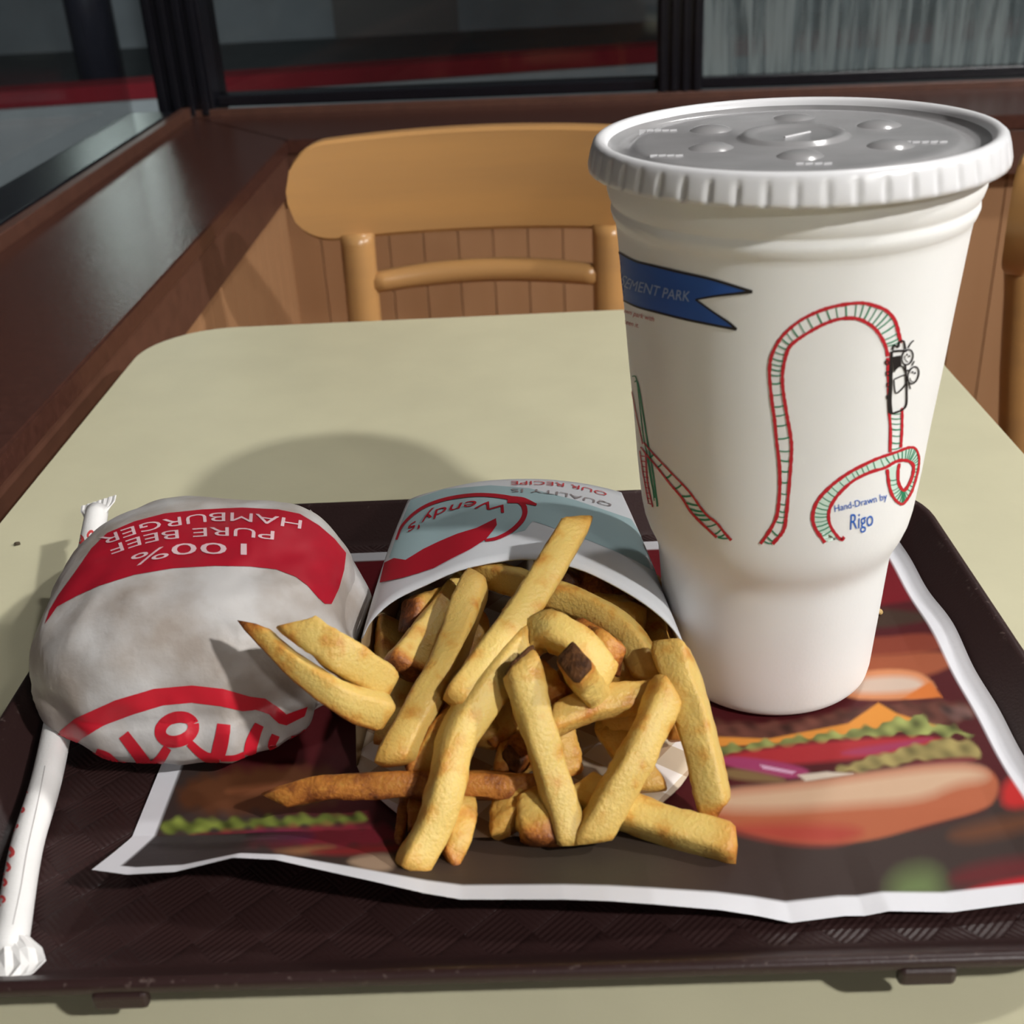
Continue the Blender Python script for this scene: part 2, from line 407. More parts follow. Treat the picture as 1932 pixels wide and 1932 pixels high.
# ================================================================== TABLE
lam = mat('cream_laminate', rgb(204, 199, 168), .38, .05, 30, .4, .05, 500)
band_m = mat('table_edge', rgb(120, 96, 70), .5)
tb = wthing('dining_table', (-.086, -.09, FLOOR))
pts = rrect(-.33, .158, -.62, .4185, .055, 12)
prism('table_top', pts, TAB-.004, TAB, lam, tb, .0008)
prism('edge_band', rrect(-.3295, .1575, -.6195, .418, .0545, 12), TAB-.032, TAB-.0042, band_m, tb)
tube('pedestal', [(-.086, -.09, FLOOR+.03), (-.086, -.09, TAB-.033)], .035, black_frame, tb, 20)
box('foot', (-.30, -.115, FLOOR), (.128, -.065, FLOOR+.03), black_frame, tb, .006)
box('foot', (-.111, -.38, FLOOR), (-.061, .20, FLOOR+.03), black_frame, tb, .006)
tag(tb, 'cream laminate table with rounded corners carrying the brown tray', 'table')

# ================================================================== CHAIRS
wood = mat('chair_wood', rgb(192, 144, 88), .28, .10, 10, .5, stretch=(.4, 1, 4), col2=rgb(180, 136, 86))
def make_chair():
    t = empty('dining_chair')
    # local frame: +y is the back of the chair, origin on the floor under the middle of the backrest
    H = -FLOOR
    n = 29; hw = .155; zt, zb = H+.0716, H-.0075; R = .034
    bm = bmesh.new(); rings = []
    outl = rrect(-hw, hw, zb, zt, R, 8)
    # dense grid in x via columns
    xs = np.r_[np.linspace(-hw, -hw+R, 9), np.linspace(-hw+R, hw-R, 18)[1:-1], np.linspace(hw-R, hw, 9)]
    F = []; B = []
    def curve(x): return .030*(1-(x/hw)**2)     # bows backwards in the middle
    for x in xs:
        e = hw-abs(x)
        c = R-math.sqrt(max(0, R*R-(R-e)**2)) if e < R else 0
        lo_, hi_ = zb+c, zt-c; hi_ += .004*(1-(x/hw)**2)
        th = .0085
        F.append([bm.verts.new((x, curve(x)-th, lo_+(hi_-lo_)*q)) for q in (0, .035, .965, 1)])
        B.append([bm.verts.new((x, curve(x)+th, lo_+(hi_-lo_)*q)) for q in (0, .035, .965, 1)])
        for k in (0, 3):
            F[-1][k].co.y += .0025; B[-1][k].co.y -= .0025
    for i in range(len(xs)-1):
        for k in range(3):
            bm.faces.new((F[i][k], F[i+1][k], F[i+1][k+1], F[i][k+1])); bm.faces.new((B[i+1][k], B[i][k], B[i][k+1], B[i+1][k+1]))
        bm.faces.new((F[i][3], F[i+1][3], B[i+1][3], B[i][3])); bm.faces.new((B[i][0], B[i+1][0], F[i+1][0], F[i][0]))
    for i in (0, -1):
        for k in range(3): bm.faces.new((F[i][k], F[i][k+1], B[i][k+1], B[i][k]) if i == 0 else (B[i][k], B[i][k+1], F[i][k+1], F[i][k]))
    bmesh.ops.remove_doubles(bm, verts=bm.verts, dist=.0004); bmesh.ops.recalc_face_normals(bm, faces=bm.faces)
    from_bm('backrest', bm, wood, t, True).modifiers.new('e', 'EDGE_SPLIT').split_angle = math.radians(38)
    for sx in (-1, 1):
        x = sx*.105
        tube('post', [(x, .012, H-.004), (x, .006, H-.06), (x, -.012, H-.30), (x, .03, 0)], [.0145, .0145, .015, .013], wood, t, 16, 14)
        tube('leg', [(x, -.33, H-.30), (x*1.05, -.345, 0)], [.016, .012], wood, t, 14)
    tube('rail', [(-.095, .008, H-.045), (-.05, .020, H-.043), (0, .024, H-.042), (.05, .020, H-.043), (.095, .008, H-.045)], [.009, .010, .010, .010, .009], wood, t, 14, 20)
    prism('seat', rrect(-.15, .15, -.36, -.005, .04, 6), H-.312, H-.290, wood, t, .005)
    return t
ch = make_chair(); ch.location = (-.1155, .62, FLOOR); ch.rotation_euler = (0, 0, math.radians(-2.2))
tag(ch, 'light wooden chair with a rounded backrest, at the far end of the cream table', 'chair')
ch2 = copy_tree(ch); ch2.location = (.352, .534, FLOOR); ch2.rotation_euler = (0, 0, math.radians(45))
tag(ch2, 'wooden chair turned sideways, standing off the long edge of the cream table', 'chair')

# ================================================================== TRAY
def tray_mat():
    m = bpy.data.materials.new('tray_plastic'); m.use_nodes = True; nt = m.node_tree; b = nt.nodes['Principled BSDF']
    b.inputs['Base Color'].default_value = rgb(46, 28, 27); b.inputs['Roughness'].default_value = .42; b.inputs['Specular IOR Level'].default_value = .45
    L = nt.links.new; N = nt.nodes.new
    tc = N('ShaderNodeTexCoord'); mp = N('ShaderNodeMapping'); mp.inputs['Rotation'].default_value = (0, 0, math.radians(45)); mp.inputs['Scale'].default_value = (78, 78, 78)
    L(tc.outputs['Object'], mp.inputs[0]); sp = N('ShaderNodeSeparateXYZ'); L(mp.outputs[0], sp.inputs[0])
    def mth(op, a, b_=None):
        n = N('ShaderNodeMath'); n.operation = op
        for i, v in enumerate((a, b_)):
            if v is None: continue
            if isinstance(v, (int, float)): n.inputs[i].default_value = v
            else: L(v, n.inputs[i])
        return n.outputs[0]
    u, v = sp.outputs[0], sp.outputs[1]
    par = mth('MODULO', mth('ABSOLUTE', mth('ADD', mth('FLOOR', u), mth('FLOOR', v))), 2)
    fu, fv = mth('FRACT', u), mth('FRACT', v)
    w = mth('ADD', mth('MULTIPLY', fu, par), mth('MULTIPLY', fv, mth('SUBTRACT', 1, par)))
    l_ = mth('ADD', mth('MULTIPLY', fv, par), mth('MULTIPLY', fu, mth('SUBTRACT', 1, par)))
    rib = mth('SINE', mth('MULTIPLY', w, 2*math.pi*8))
    pil = mth('SINE', mth('MULTIPLY', l_, math.pi))
    h = mth('ADD', mth('MULTIPLY', rib, .10), mth('POWER', pil, .5))
    # only on the flat floor of the tray
    sz = N('ShaderNodeSeparateXYZ'); L(tc.outputs['Object'], sz.inputs[0]); flat = mth('LESS_THAN', sz.outputs[2], -.0004)
    bp = N('ShaderNodeBump'); bp.inputs['Strength'].default_value = .85; bp.inputs['Distance'].default_value = .0006
    L(mth('MULTIPLY', h, flat), bp.inputs['Height'])
    n2 = N('ShaderNodeTexNoise'); n2.inputs['Scale'].default_value = 900; L(tc.outputs['Object'], n2.inputs['Vector'])
    b2 = N('ShaderNodeBump'); b2.inputs['Strength'].default_value = .25; b2.inputs['Distance'].default_value = .0004; L(n2.outputs['Fac'], b2.inputs['Height']); L(bp.outputs[0], b2.inputs['Normal'])
    L(b2.outputs[0], b.inputs['Normal'])
    # scuffs along the lip
    n3 = N('ShaderNodeTexNoise'); n3.inputs['Scale'].default_value = 420; n3.inputs['Detail'].default_value = 8; L(tc.outputs['Object'], n3.inputs['Vector'])
    lip = N('ShaderNodeMapRange'); lip.inputs[1].default_value = .0095; lip.inputs[2].default_value = .0125; L(sz.outputs[2], lip.inputs[0])
    sc = N('ShaderNodeMapRange'); sc.inputs[1].default_value = .62; sc.inputs[2].default_value = .72; L(n3.outputs['Fac'], sc.inputs[0])
    mx = N('ShaderNodeMix'); mx.data_type = 'RGBA'; mx.inputs['A'].default_value = rgb(46, 28, 27); mx.inputs['B'].default_value = rgb(120, 104, 98)
    L(mth('MULTIPLY', mth('MULTIPLY', lip.outputs[0], sc.outputs[0]), .5), mx.inputs['Factor']); L(mx.outputs['Result'], b.inputs['Base Color'])
    return m
tray_m = tray_mat()
TX0, TX1, TY0, TY1 = -.2548, .0832, -.1425, .1125
tray = wthing('serving_tray', (-.085, -.02, TAB))
prof = [(.024, -.0078), (.020, -.0068), (.008, .001), (.0025, .0084), (.0004, .0092), (0, .0105), (0, .0118), (.0008, .0125), (.0020, .0126), (.0034, .0118), (.0150, .0008), (.0176, -.0004), (.0200, -.0008)]
v = []; f = []; nn = None
for ins, z in prof:
    q = rrect(TX0+ins, TX1-ins, TY0+ins, TY1-ins, max(.034-ins*.7, .006), 10); nn = len(q); v += [(x, y, z) for x, y in q]
for i in range(len(prof)-1):
    for k in range(nn):
        k2 = (k+1) % nn; f.append((i*nn+k, i*nn+k2, (i+1)*nn+k2, (i+1)*nn+k))
f.append(tuple(range(nn-1, -1, -1))); f.append(tuple(range((len(prof)-1)*nn, len(prof)*nn)))
body = mesh('tray_body', v, f, tray_m, tray, True)
body.modifiers.new('e', 'EDGE_SPLIT').split_angle = math.radians(50)
for x0, x1, y0, y1 in ((.0065, .0205, -.1432, -.1396), (-.190, -.176, -.1432, -.1396), (.0065, .0205, .1096, .1132), (-.190, -.176, .1096, .1132)):
    box('stacking_lug', (x0, y0, .0042), (x1, y1, .0098), tray_m, tray, .0015)
tag(tray, 'dark brown plastic tray with a basket-weave floor and raised rim', 'tray')

# ================================================================== PLACEMAT
EDGE = [(165, 1640, .015), (240, 1650, .017), (330, 1645, .019), (440, 1618, .020), (520, 1622, .019), (600, 1640, .018), (700, 1662, .015), (800, 1685, .012),
        (870, 1697, .011), (950, 1697, .011), (1062, 1697, .012), (1150, 1700, .012), (1232, 1706, .011), (1359, 1717, .006), (1430, 1728, .003), (1493, 1741, .0015), (1594, 1728, .002), (1631, 1728, .002),
        (1678, 1719, .003), (1797, 1721, .0025), (1932, 1703, .003), (2010, 1694, .004)]
EP = [at(*e) for e in EDGE]; EX = [p.x for p in EP]
MX0, MX1, MYB, MYF, FOLD = -.2000, .0690, .0870, -.1165, -.0780
nx, ny = 430, 330
xs = np.linspace(MX0, MX1, nx); ysn = np.linspace(MYF, MYB, ny)
GX, GY = np.meshgrid(xs, ysn)
ey = np.interp(GX, EX, [p.y for p in EP]); ez = np.interp(GX, EX, [p.z for p in EP])
T = np.clip((FOLD-GY)/(FOLD-MYF), 0, 1)
PY = np.where(T > 0, FOLD+(ey-FOLD)*T, GY); PZ = .0007+(ez-.0007)*T**1.05
def slope(ins): return np.interp(ins, [.0034, .0150, .0176, .020], [.0118, .0008, -.0004, -.0008])
PZ = np.maximum(PZ, slope(TX1-GX)*.92+.0010); PZ = np.maximum(PZ, slope(TY1-GY)+.0010)
PX = GX.copy()
wob = .0007*np.sin(GY*60+1.0)+.0005*np.sin(GY*131); edge_r = np.clip((GX-.052)/.017, 0, 1)
PZ += edge_r*(wob+.0015); PX += edge_r*wob*.5
PZ += .0004*np.sin(GX*70+GY*40)*np.clip((.05-np.abs(GY+.03))/.05, 0, 1)**2*.5
# project to picture pixels only to look up where the printed shapes lie
P3 = np.stack([PX-CAM.x, PY-CAM.y, PZ-CAM.z], -1)
qx, qy, qz = P3@np.array(_r), P3@np.array(_d), P3@np.array(_f)
U = 966+FPX*qx/qz; V_ = 966+FPX*qy/qz
def paint_layers():
    c = np.zeros((ny, nx, 3)); c[:] = lin((70/255, 56/255, 52/255))
    def sd(poly):
        P = np.array(poly, float); ins = np.zeros(U.shape, bool); d = np.full(U.shape, 1e9)
        for i in range(len(P)):
            x0, y0 = P[i]; x1, y1 = P[(i+1) % len(P)]
            dx, dy = x1-x0, y1-y0; t = np.clip(((U-x0)*dx+(V_-y0)*dy)/(dx*dx+dy*dy+1e-9), 0, 1)
            d = np.minimum(d, np.hypot(U-x0-t*dx, V_-y0-t*dy))
            cond = ((y0 > V_) != (y1 > V_)); xi = x0+(V_-y0)/(dy if abs(dy) > 1e-9 else 1e-9)*dx; ins ^= cond & (U < xi)
        return np.where(ins, d, -d)
    rng = np.random.RandomState(3)
    def wave(a, sx, sy, ph): return a*np.sin(U/sx+V_/sy+ph)
    def put(poly, col, blur=4, wig=0, gain=0):
        poly = [np.array(q, float) for q in poly]
        for _ in range(2 if blur >= 4 and len(poly) > 3 else 0):          # round the corners
            poly = [w_ for a_, b_ in zip(poly, poly[1:]+poly[:1]) for w_ in (a_*.75+b_*.25, a_*.25+b_*.75)]
        s = sd(poly)
        if wig: s = s+wave(wig, 9, 15, 0)+wave(wig*.7, -5.5, 8, 2)
        a = np.clip(s/(2*blur)+.5, 0, 1)[..., None]; col = np.array(lin(tuple(v/255 for v in col)))
        k = 1+gain*sum(np.sin(U*math.cos(q)/w_+V_*math.sin(q)/w_+q*9) for q, w_ in ((.3, 9), (1.1, 6), (2.0, 13), (2.7, 5), (4.0, 8), (5.2, 4)))[..., None]*.45 if gain else 1
        c[:] = c*(1-a)+col*k*a
    # dark field, warm and cool drifts
    put([(700, 1600), (1300, 1600), (1300, 1700), (700, 1700)], (88, 72, 60), 70); put([(1010, 1610), (1250, 1610), (1200, 1690), (1020, 1690)], (80, 74, 62), 60)
    put([(560, 1030), (1760, 1030), (2000, 1560), (1300, 1560), (300, 1560)], (86, 28, 32), 14)
    put([(600, 1030), (1760, 1030), (1800, 1155), (600, 1190)], (128, 26, 36), 5)
    put([(600, 1170), (1745, 1138), (1765, 1188), (600, 1240)], (74, 54, 44), 6)
    put([(900, 1225), (1640, 1206), (1765, 1190), (1800, 1225), (1640, 1245), (900, 1270)], (142, 66, 48), 5)
    put([(900, 1245), (1640, 1240), (1790, 1225), (1810, 1255), (1700, 1290), (900, 1300)], (170, 92, 62), 6)
    put([(1600, 1270), (1690, 1260), (1750, 1272), (1775, 1312), (1690, 1322), (1580, 1318)], (226, 150, 104), 4)
    put([(1600, 1282), (1700, 1274), (1742, 1284), (1738, 1304), (1600, 1310)], (222, 196, 178), 7)
    put([(1738, 1296), (1756, 1286), (1778, 1316), (1700, 1320)], (224, 126, 60), 3)
    put([(1250, 1345), (1450, 1372), (1650, 1325), (1842, 1320), (1840, 1372), (1250, 1412)], (104, 62, 52), 6, 2, .3)
    put([(1770, 1330), (1838, 1335), (1835, 1362), (1780, 1352)], (120, 88, 82), 6, 2, .4)
    put([(1300, 1388), (1450, 1394), (1600, 1365), (1657, 1326), (1692, 1346), (1775, 1372), (1600, 1388), (1480, 1402), (1300, 1412)], (238, 156, 66), 3)
    put([(1340, 1412), (1480, 1395), (1620, 1376), (1715, 1352), (1740, 1346), (1752, 1362), (1800, 1372), (1836, 1388), (1700, 1386), (1560, 1398), (1370, 1424)], (140, 146, 84), 3, 4, .35)
    put([(1360, 1424), (1500, 1404), (1700, 1388), (1810, 1396), (1700, 1422), (1500, 1444), (1360, 1444)], (184, 50, 56), 6)
    put([(1560, 1420), (1770, 1388), (1740, 1402), (1640, 1428)], (170, 62, 96), 5)
    put([(1360, 1424), (1470, 1436), (1540, 1455), (1490, 1474), (1366, 1446)], (172, 66, 112), 4); put([(1435, 1443), (1500, 1456), (1495, 1460), (1440, 1450)], (236, 190, 220), 3)
    put([(1365, 1445), (1480, 1466), (1480, 1478), (1365, 1470)], (140, 112, 74), 5)
    put([(1560, 1452), (1700, 1412), (1790, 1390), (1845, 1404), (1856, 1424), (1835, 1440), (1740, 1430), (1610, 1462)], (160, 144, 90), 4, 2.5, .25)
    put([(1700, 1442), (1840, 1424), (1842, 1440), (1720, 1456)], (130, 48, 56), 5)
    bun = [(1340, 1492), (1500, 1478), (1640, 1458), (1760, 1442), (1850, 1441), (1884, 1466), (1884, 1500), (1862, 1528), (1750, 1556), (1640, 1588), (1540, 1594), (1440, 1580), (1340, 1545)]
    put(bun, (196, 110, 76), 5)
    put([(1340, 1496), (1500, 1484), (1640, 1464), (1760, 1448), (1846, 1446), (1870, 1470), (1800, 1480), (1740, 1510), (1600, 1520), (1460, 1530), (1340, 1528)], (226, 188, 156), 14)
    put([(1360, 1560), (1500, 1552), (1640, 1562), (1600, 1590), (1520, 1594), (1430, 1580)], (190, 78, 64), 12)
    put([(1505, 1462), (1560, 1456), (1610, 1460), (1520, 1474)], (230, 214, 196), 3)
    put([(1892, 1470), (1960, 1450), (1960, 1520), (1888, 1528)], (214, 50, 48), 10)
    put([(1780, 1570), (1960, 1530), (1960, 1560), (1820, 1590)], (120, 74, 50), 16)
    put([(1690, 1650), (1765, 1636), (1780, 1700), (1680, 1700)], (120, 138, 88), 30)
    put([(1812, 1682), (1880, 1660), (1960, 1648), (1960, 1715), (1812, 1706)], (222, 34, 48), 6)
    put([(1790, 1640), (1960, 1610), (1960, 1650), (1800, 1680)], (110, 44, 46), 14)
    # the other picture, left of the carton
    put([(340, 1460), (620, 1440), (660, 1490), (600, 1530), (330, 1540)], (104, 62, 38), 12, 3); put([(420, 1490), (540, 1476), (560, 1486), (440, 1500)], (150, 92, 60), 8)
    put([(300, 1545), (420, 1548), (560, 1540), (700, 1536), (690, 1556), (480, 1562), (300, 1576)], (120, 132, 58), 5, 4, .4)
    put([(360, 1576), (520, 1562), (740, 1552), (770, 1590), (600, 1602), (360, 1592)], (150, 46, 62), 8, 3); put([(470, 1566), (600, 1570), (580, 1590), (470, 1588)], (128, 54, 90), 8)
    put([(500, 1604), (620, 1592), (640, 1602), (560, 1616)], (160, 110, 76), 6); put([(560, 1606), (760, 1590), (760, 1606), (640, 1616)], (150, 48, 50), 6)
    put([(640, 1622), (740, 1606), (748, 1640), (700, 1646)], (190, 160, 134), 6)
    # dark strip in front of the fold on the left, then the white border
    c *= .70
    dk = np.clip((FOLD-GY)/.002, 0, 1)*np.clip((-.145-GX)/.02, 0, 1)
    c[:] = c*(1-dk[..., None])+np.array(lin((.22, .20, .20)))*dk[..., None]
    ed = np.minimum(np.minimum(GX-MX0, MX1-GX), np.minimum((GY-MYF)*1.0, MYB-GY))
    a = np.clip((.0068-ed)/.0005+.5, 0, 1)[..., None]
    c[:] = c*(1-a)+np.array(lin((.86, .86, .88)))*a
    return c
Cm = paint_layers()
v = np.stack([PX, PY, PZ], -1).reshape(-1, 3)
idx = np.arange(nx*ny).reshape(ny, nx)
f = np.stack([idx[:-1, :-1], idx[:-1, 1:], idx[1:, 1:], idx[1:, :-1]], -1).reshape(-1, 4)
mat_o = mesh('paper_placemat', v.tolist(), f.tolist(), attr_mat('printed_paper', .55, .18, .1, 250), None, True)
ca = mat_o.data.color_attributes.new('Col', 'FLOAT_COLOR', 'POINT')
ca.data.foreach_set('color', np.c_[Cm.reshape(-1, 3), np.ones(nx*ny)].ravel().astype(np.float32))
tag(mat_o, 'white-bordered paper placemat printed with a large hamburger picture, lying in the tray', 'placemat')

# ================================================================== PAPER CUP
cup = empty('paper_cup', (.0014, 0, .0012)); cup.rotation_euler = (0, math.radians(-.45), 0); cup.matrix_basis = Matrix.Translation((.0014, 0, .0012)) @ Matrix.Rotation(math.radians(-.45), 4, 'Y')
foam = mat('white_foam_cup', rgb(238, 238, 236), .5, .015, 60, .35, .04, 900)
CP = [(.0, .003), (.030, .003), (.0312, .0004), (.0330, .0004), (.0341, .0018), (.0347, .0050), (.0360, .0250), (.0371, .0420), (.0375, .0470), (.0381, .0500), (.0392, .0530), (.0408, .0565), (.0421, .0605), (.0429, .0650), (.0434, .0700),
      (.0442, .0790), (.0452, .0940), (.0467, .1120), (.0479, .1290), (.0490, .1430), (.0497, .1520), (.0501, .1555), (.0509, .1570), (.0515, .1590), (.0513, .1606), (.0512, .1614), (.0519, .1628), (.0525, .1650), (.0527, .1690), (.0528, .1740)]
CPd = []
for (r0, z0), (r1, z1) in zip(CP[:-1], CP[1:]): CPd += [(r0+(r1-r0)*t, z0+(z1-z0)*t) for t in (0, .5)]
cup_body = lathe('cup_body', CPd+[CP[-1], (.0515, .1740), (.0470, .1500)], foam, cup, 128)
lidw = mat('white_lid_plastic', rgb(226, 226, 228), .28, .02, 60, .5)
lidg = mat('translucent_lid_top', rgb(150, 149, 150), .22, .10, 80, .6, .12, 160)
LP = [(.0535, .1712), (.0566, .1706), (.0577, .1709), (.0578, .1722), (.0574, .1740), (.0570, .1758), (.0566, .1770), (.0562, .1781), (.0551, .1790), (.0538, .1790), (.0527, .1783), (.0522, .1774), (.0519, .1768)]
def flute(i, a, r):
    if i in (2, 3, 4, 5, 6):
        w = {2: .2, 3: 1, 4: 1, 5: .8, 6: .3}[i]; c = (.5+.5*math.cos(a*50))**6
        return r-.0008*w*c
    return r
lid = lathe('lid', LP, lidw, cup, 600, flute)
def ltop(i, a, r): return r
DZ = .0014
lathe('lid_top', [(.0520, .1756+DZ), (.0512, .1744+DZ), (.0490, .1740+DZ), (.0462, .1742+DZ), (.0450, .1752+DZ), (.0436, .1756+DZ), (.0410, .1756+DZ), (.0160, .1756+DZ), (.0150, .1759+DZ), (.0142, .1767+DZ), (.0128, .1769+DZ), (.0112, .1764+DZ), (.0100, .1761+DZ), (.0001, .1761+DZ)], lidg, lid, 128)
for k, (ang, rr, hh) in enumerate(((20, .028, .0022), (78, .030, .0016), (140, .027, .0022), (200, .026, .0022), (262, .026, .0022), (318, .029, .0024))):
    a = math.radians(ang); cx, cy = .0+rr*math.cos(a), rr*math.sin(a)
    v = []; f = []; R = .0062
    for i, (q, z) in enumerate(((1, 0), (.85, .35), (.6, .75), (.3, .95), (.02, 1))):
        for j in range(20): t = 2*math.pi*j/20; v.append((cx+R*q*math.cos(t), cy+R*q*math.sin(t), .1756+DZ+hh*z*.6))
    for i in range(4):
        for j in range(20): j2 = (j+1) % 20; f.append((i*20+j, i*20+j2, (i+1)*20+j2, (i+1)*20+j))
    mesh('drink_button', v, f, lidg, lid, True)
bm = bmesh.new()
for ang, rr, n in ((150, .040, 5), (205, .040, 4), (268, .037, 4), (330, .036, 6), (80, .014, 0)):
    a = math.radians(ang)
    for k in range(n):
        x = rr*math.cos(a)+(k-n/2)*.0022; y_ = rr*math.sin(a)-.001*(k-n/2)*.6
        bm_box(bm, (x-.0011, y_-.00018, .1756), (x+.0009, y_+.00018, .1774))
bm_box(bm, (-.004, -.0003, .1772), (.006, .0003, .1778), 0, Matrix.Rotation(.6, 4, 'Z'))
from_bm('embossed_marks', bm, lidw, lid)['kind'] = 'stuff'
tag(cup, 'tall white foam cup with a roller coaster drawing, blue banner and fluted lid', 'cup')
cb = bvh_of([cup_body]); CT = (1480, 760)
ink_red = mat('red_marker', rgb(190, 24, 40), .55); ink_grn = mat('green_marker', rgb(20, 130, 90), .55); ink_blk = mat('black_marker', rgb(28, 24, 24), .55)
ink_blu = mat('blue_print', rgb(26, 84, 168), .5); ink_pen = mat('blue_pen', rgb(30, 96, 190), .5); ink_wht = mat('pale_letters', rgb(150, 170, 205), .5); ink_txt = mat('small_red_print', rgb(190, 60, 70), .5)
pale_grn = mat('pale_green_marker', rgb(206, 230, 216), .55)
Z3 = lambda P: [(1400+x/3.715, 540+y/3.715) for x, y in P]
Z4 = lambda P: [(1150+x/5.52, 700+y/5.52) for x, y in P]
Z2 = lambda P: [(1130+x/5.52, 450+y/5.52) for x, y in P]
o1 = Z3([(130, 1803), (195, 1710), (240, 1620), (255, 1540), (265, 1400), (262, 1250), (245, 1100), (228, 930), (210, 800), (195, 650), (195, 560), (210, 480), (260, 380), (330, 300), (430, 225), (560, 165), (690, 130), (830, 115), (930, 135), (1010, 170), (1070, 240), (1100, 350), (1112, 395)])
i1 = Z3([(215, 1805), (290, 1710), (312, 1590), (330, 1400), (345, 1200), (345, 1080), (320, 930), (290, 740), (285, 610), (310, 480), (345, 410), (430, 345), (560, 270), (680, 228), (800, 225), (890, 265), (950, 320), (1000, 410), (1020, 490)])
l2 = Z3([(1018, 500), (1025, 700), (1030, 880), (1038, 1000), (1035, 1160)]); r2 = Z3([(1120, 850), (1118, 1000), (1110, 1130)])
o3 = Z3([(580, 1795), (510, 1690), (495, 1600), (530, 1500), (620, 1400), (740, 1310), (850, 1250), (960, 1200), (1080, 1160), (1160, 1130), (1210, 1135), (1235, 1190), (1235, 1260), (1215, 1350), (1185, 1440), (1140, 1510), (1110, 1525), (1060, 1480), (1030, 1400), (1015, 1280)])
i3 = Z3([(715, 1755), (690, 1772), (630, 1700), (605, 1620), (620, 1540), (680, 1450), (780, 1360), (900, 1300), (1000, 1270), (1080, 1225), (1150, 1220), (1195, 1250), (1195, 1310), (1170, 1380), (1130, 1430), (1095, 1380), (1090, 1300), (1100, 1240)])
o4 = Z4([(360, 740), (470, 870), (640, 1050), (830, 1250), (960, 1430), (1030, 1510), (1120, 1580), (1200, 1680), (1270, 1760)])
i4 = Z4([(330, 790), (400, 880), (500, 1000), (640, 1180), (760, 1320), (840, 1450), (950, 1570), (1120, 1730)])
red = [ribbon_soup(o1, 6.5, None, .18), ribbon_soup(i1, 6.5, None, .18), ribbon_soup(l2, 5.5, None, .18), ribbon_soup(r2, 5, None, .18), ribbon_soup(o3, [6.5, 6.5, 5.5, 4, 5, 6], None, .18), ribbon_soup(i3, 6, None, .18),
       ribbon_soup(o4, [2.2, 4.2, 5], None, .15), ribbon_soup(i4, [2.2, 4.2, 5], None, .15),
       ribbon_soup(Z4([(320, 830), (360, 1100), (410, 1370)]), 2), ribbon_soup(Z4([(380, 850), (400, 1150), (455, 1415)]), 2.5), ribbon_soup(Z4([(235, 200), (290, 480), (350, 760)]), 1.8)]
red += [ribbon_soup(Z4([(322+i*9, 880+i*55), (382+i*7, 890+i*55)]), 1.6, 4) for i in range(10)]
lay('red_track_lines', merge(*red), cb, ink_red, cup_body, .00022, 8, CT)
def rungs(a, b, n, w=3.2, t0=.01, t1=.99, ext=0):
    A_ = crom(a, 300); B_ = crom(b, 300); out = []
    for t in np.linspace(t0, t1, n):
        k = int(min(299, max(0, 299*(t+random.uniform(-.003, .003))))); p = A_[k]
        lo_, hi_ = max(0, k-45), min(300, k+45); q = B_[lo_+int(np.argmin([np.hypot(*(b-p)) for b in B_[lo_:hi_]]))]; e = (q-p)*.08
        out.append(ribbon_soup([tuple(p+e), tuple((p+q)/2+np.array([0, 1.2])), tuple(q-e)], w*random.uniform(.7, 1.2), 5))
    return out
grn = rungs(o1, i1, 44, 2.4) + rungs(l2[2:], r2, 7, 2.2, .05, .95) + rungs(o3, i3, 50, 2.0, .02, .97) + rungs(o4, i4, 13, 3.4, .12, .97)
grn += [ribbon_soup(Z4([(240, 50), (290, 110), (350, 640), (420, 980), (470, 1350)]), 2), ribbon_soup(Z4([(265, 110), (300, 130), (350, 420), (400, 740), (450, 1020), (503, 1410)]), [2.4, 3.4]), ribbon_soup(Z4([(400, 900), (440, 1150), (480, 1320)]), 3)]
lay('green_rungs', merge(*grn), cb, ink_grn, cup_body, .00016, 8, CT)
A_ = crom(o3, 60); B_ = crom(i3, 60)
lay('pale_green_wash', ([tuple(p) for p in A_]+[tuple(p) for p in B_], [[k, k+1, 61+k, 60+k] for k in range(59)]), cb, pale_grn, cup_body, .00010, 8, CT)
ban = Z2([(175, 122), (370, 230), (560, 280), (850, 350), (1200, 430), (1600, 552), (1430, 572), (1200, 600), (1010, 635), (1200, 770), (1350, 870), (1435, 945), (1200, 900), (900, 840), (600, 765), (400, 710), (228, 628)])
lay('blue_banner', poly_soup(ban), cb, ink_blu, cup_body, .00010, 8, CT)
lay('banner_outline', merge(ribbon_soup(ban[:6], [2.2, 4.5, 5]), ribbon_soup(ban[5:9], [6, 3]), ribbon_soup(ban[8:12], [3, 5]), ribbon_soup(ban[11:], [5, 3])), cb, ink_blk, cup_body, .00018, 8, CT)
lay('banner_lettering', text_soup('SEMENT PARK', Z2([(215, 470), (330, 530), (520, 575), (700, 620), (945, 655)]), 20), cb, ink_wht, cup_body, .00022, 6, CT)
lay('small_lettering', merge(text_soup('own park with', Z2([(248, 765), (400, 815), (575, 862)]), 9), text_soup('seen it.', Z2([(262, 880), (330, 905), (418, 928)]), 9)), cb, ink_txt, cup_body, .00018, 6, CT)
def ellp(cx, cy, rx, ry, rot=0, n=22):
    return [(cx+rx*math.cos(t)*math.cos(rot)-ry*math.sin(t)*math.sin(rot), cy+rx*math.cos(t)*math.sin(rot)+ry*math.sin(t)*math.cos(rot)) for t in np.linspace(0, 2*math.pi, n)]
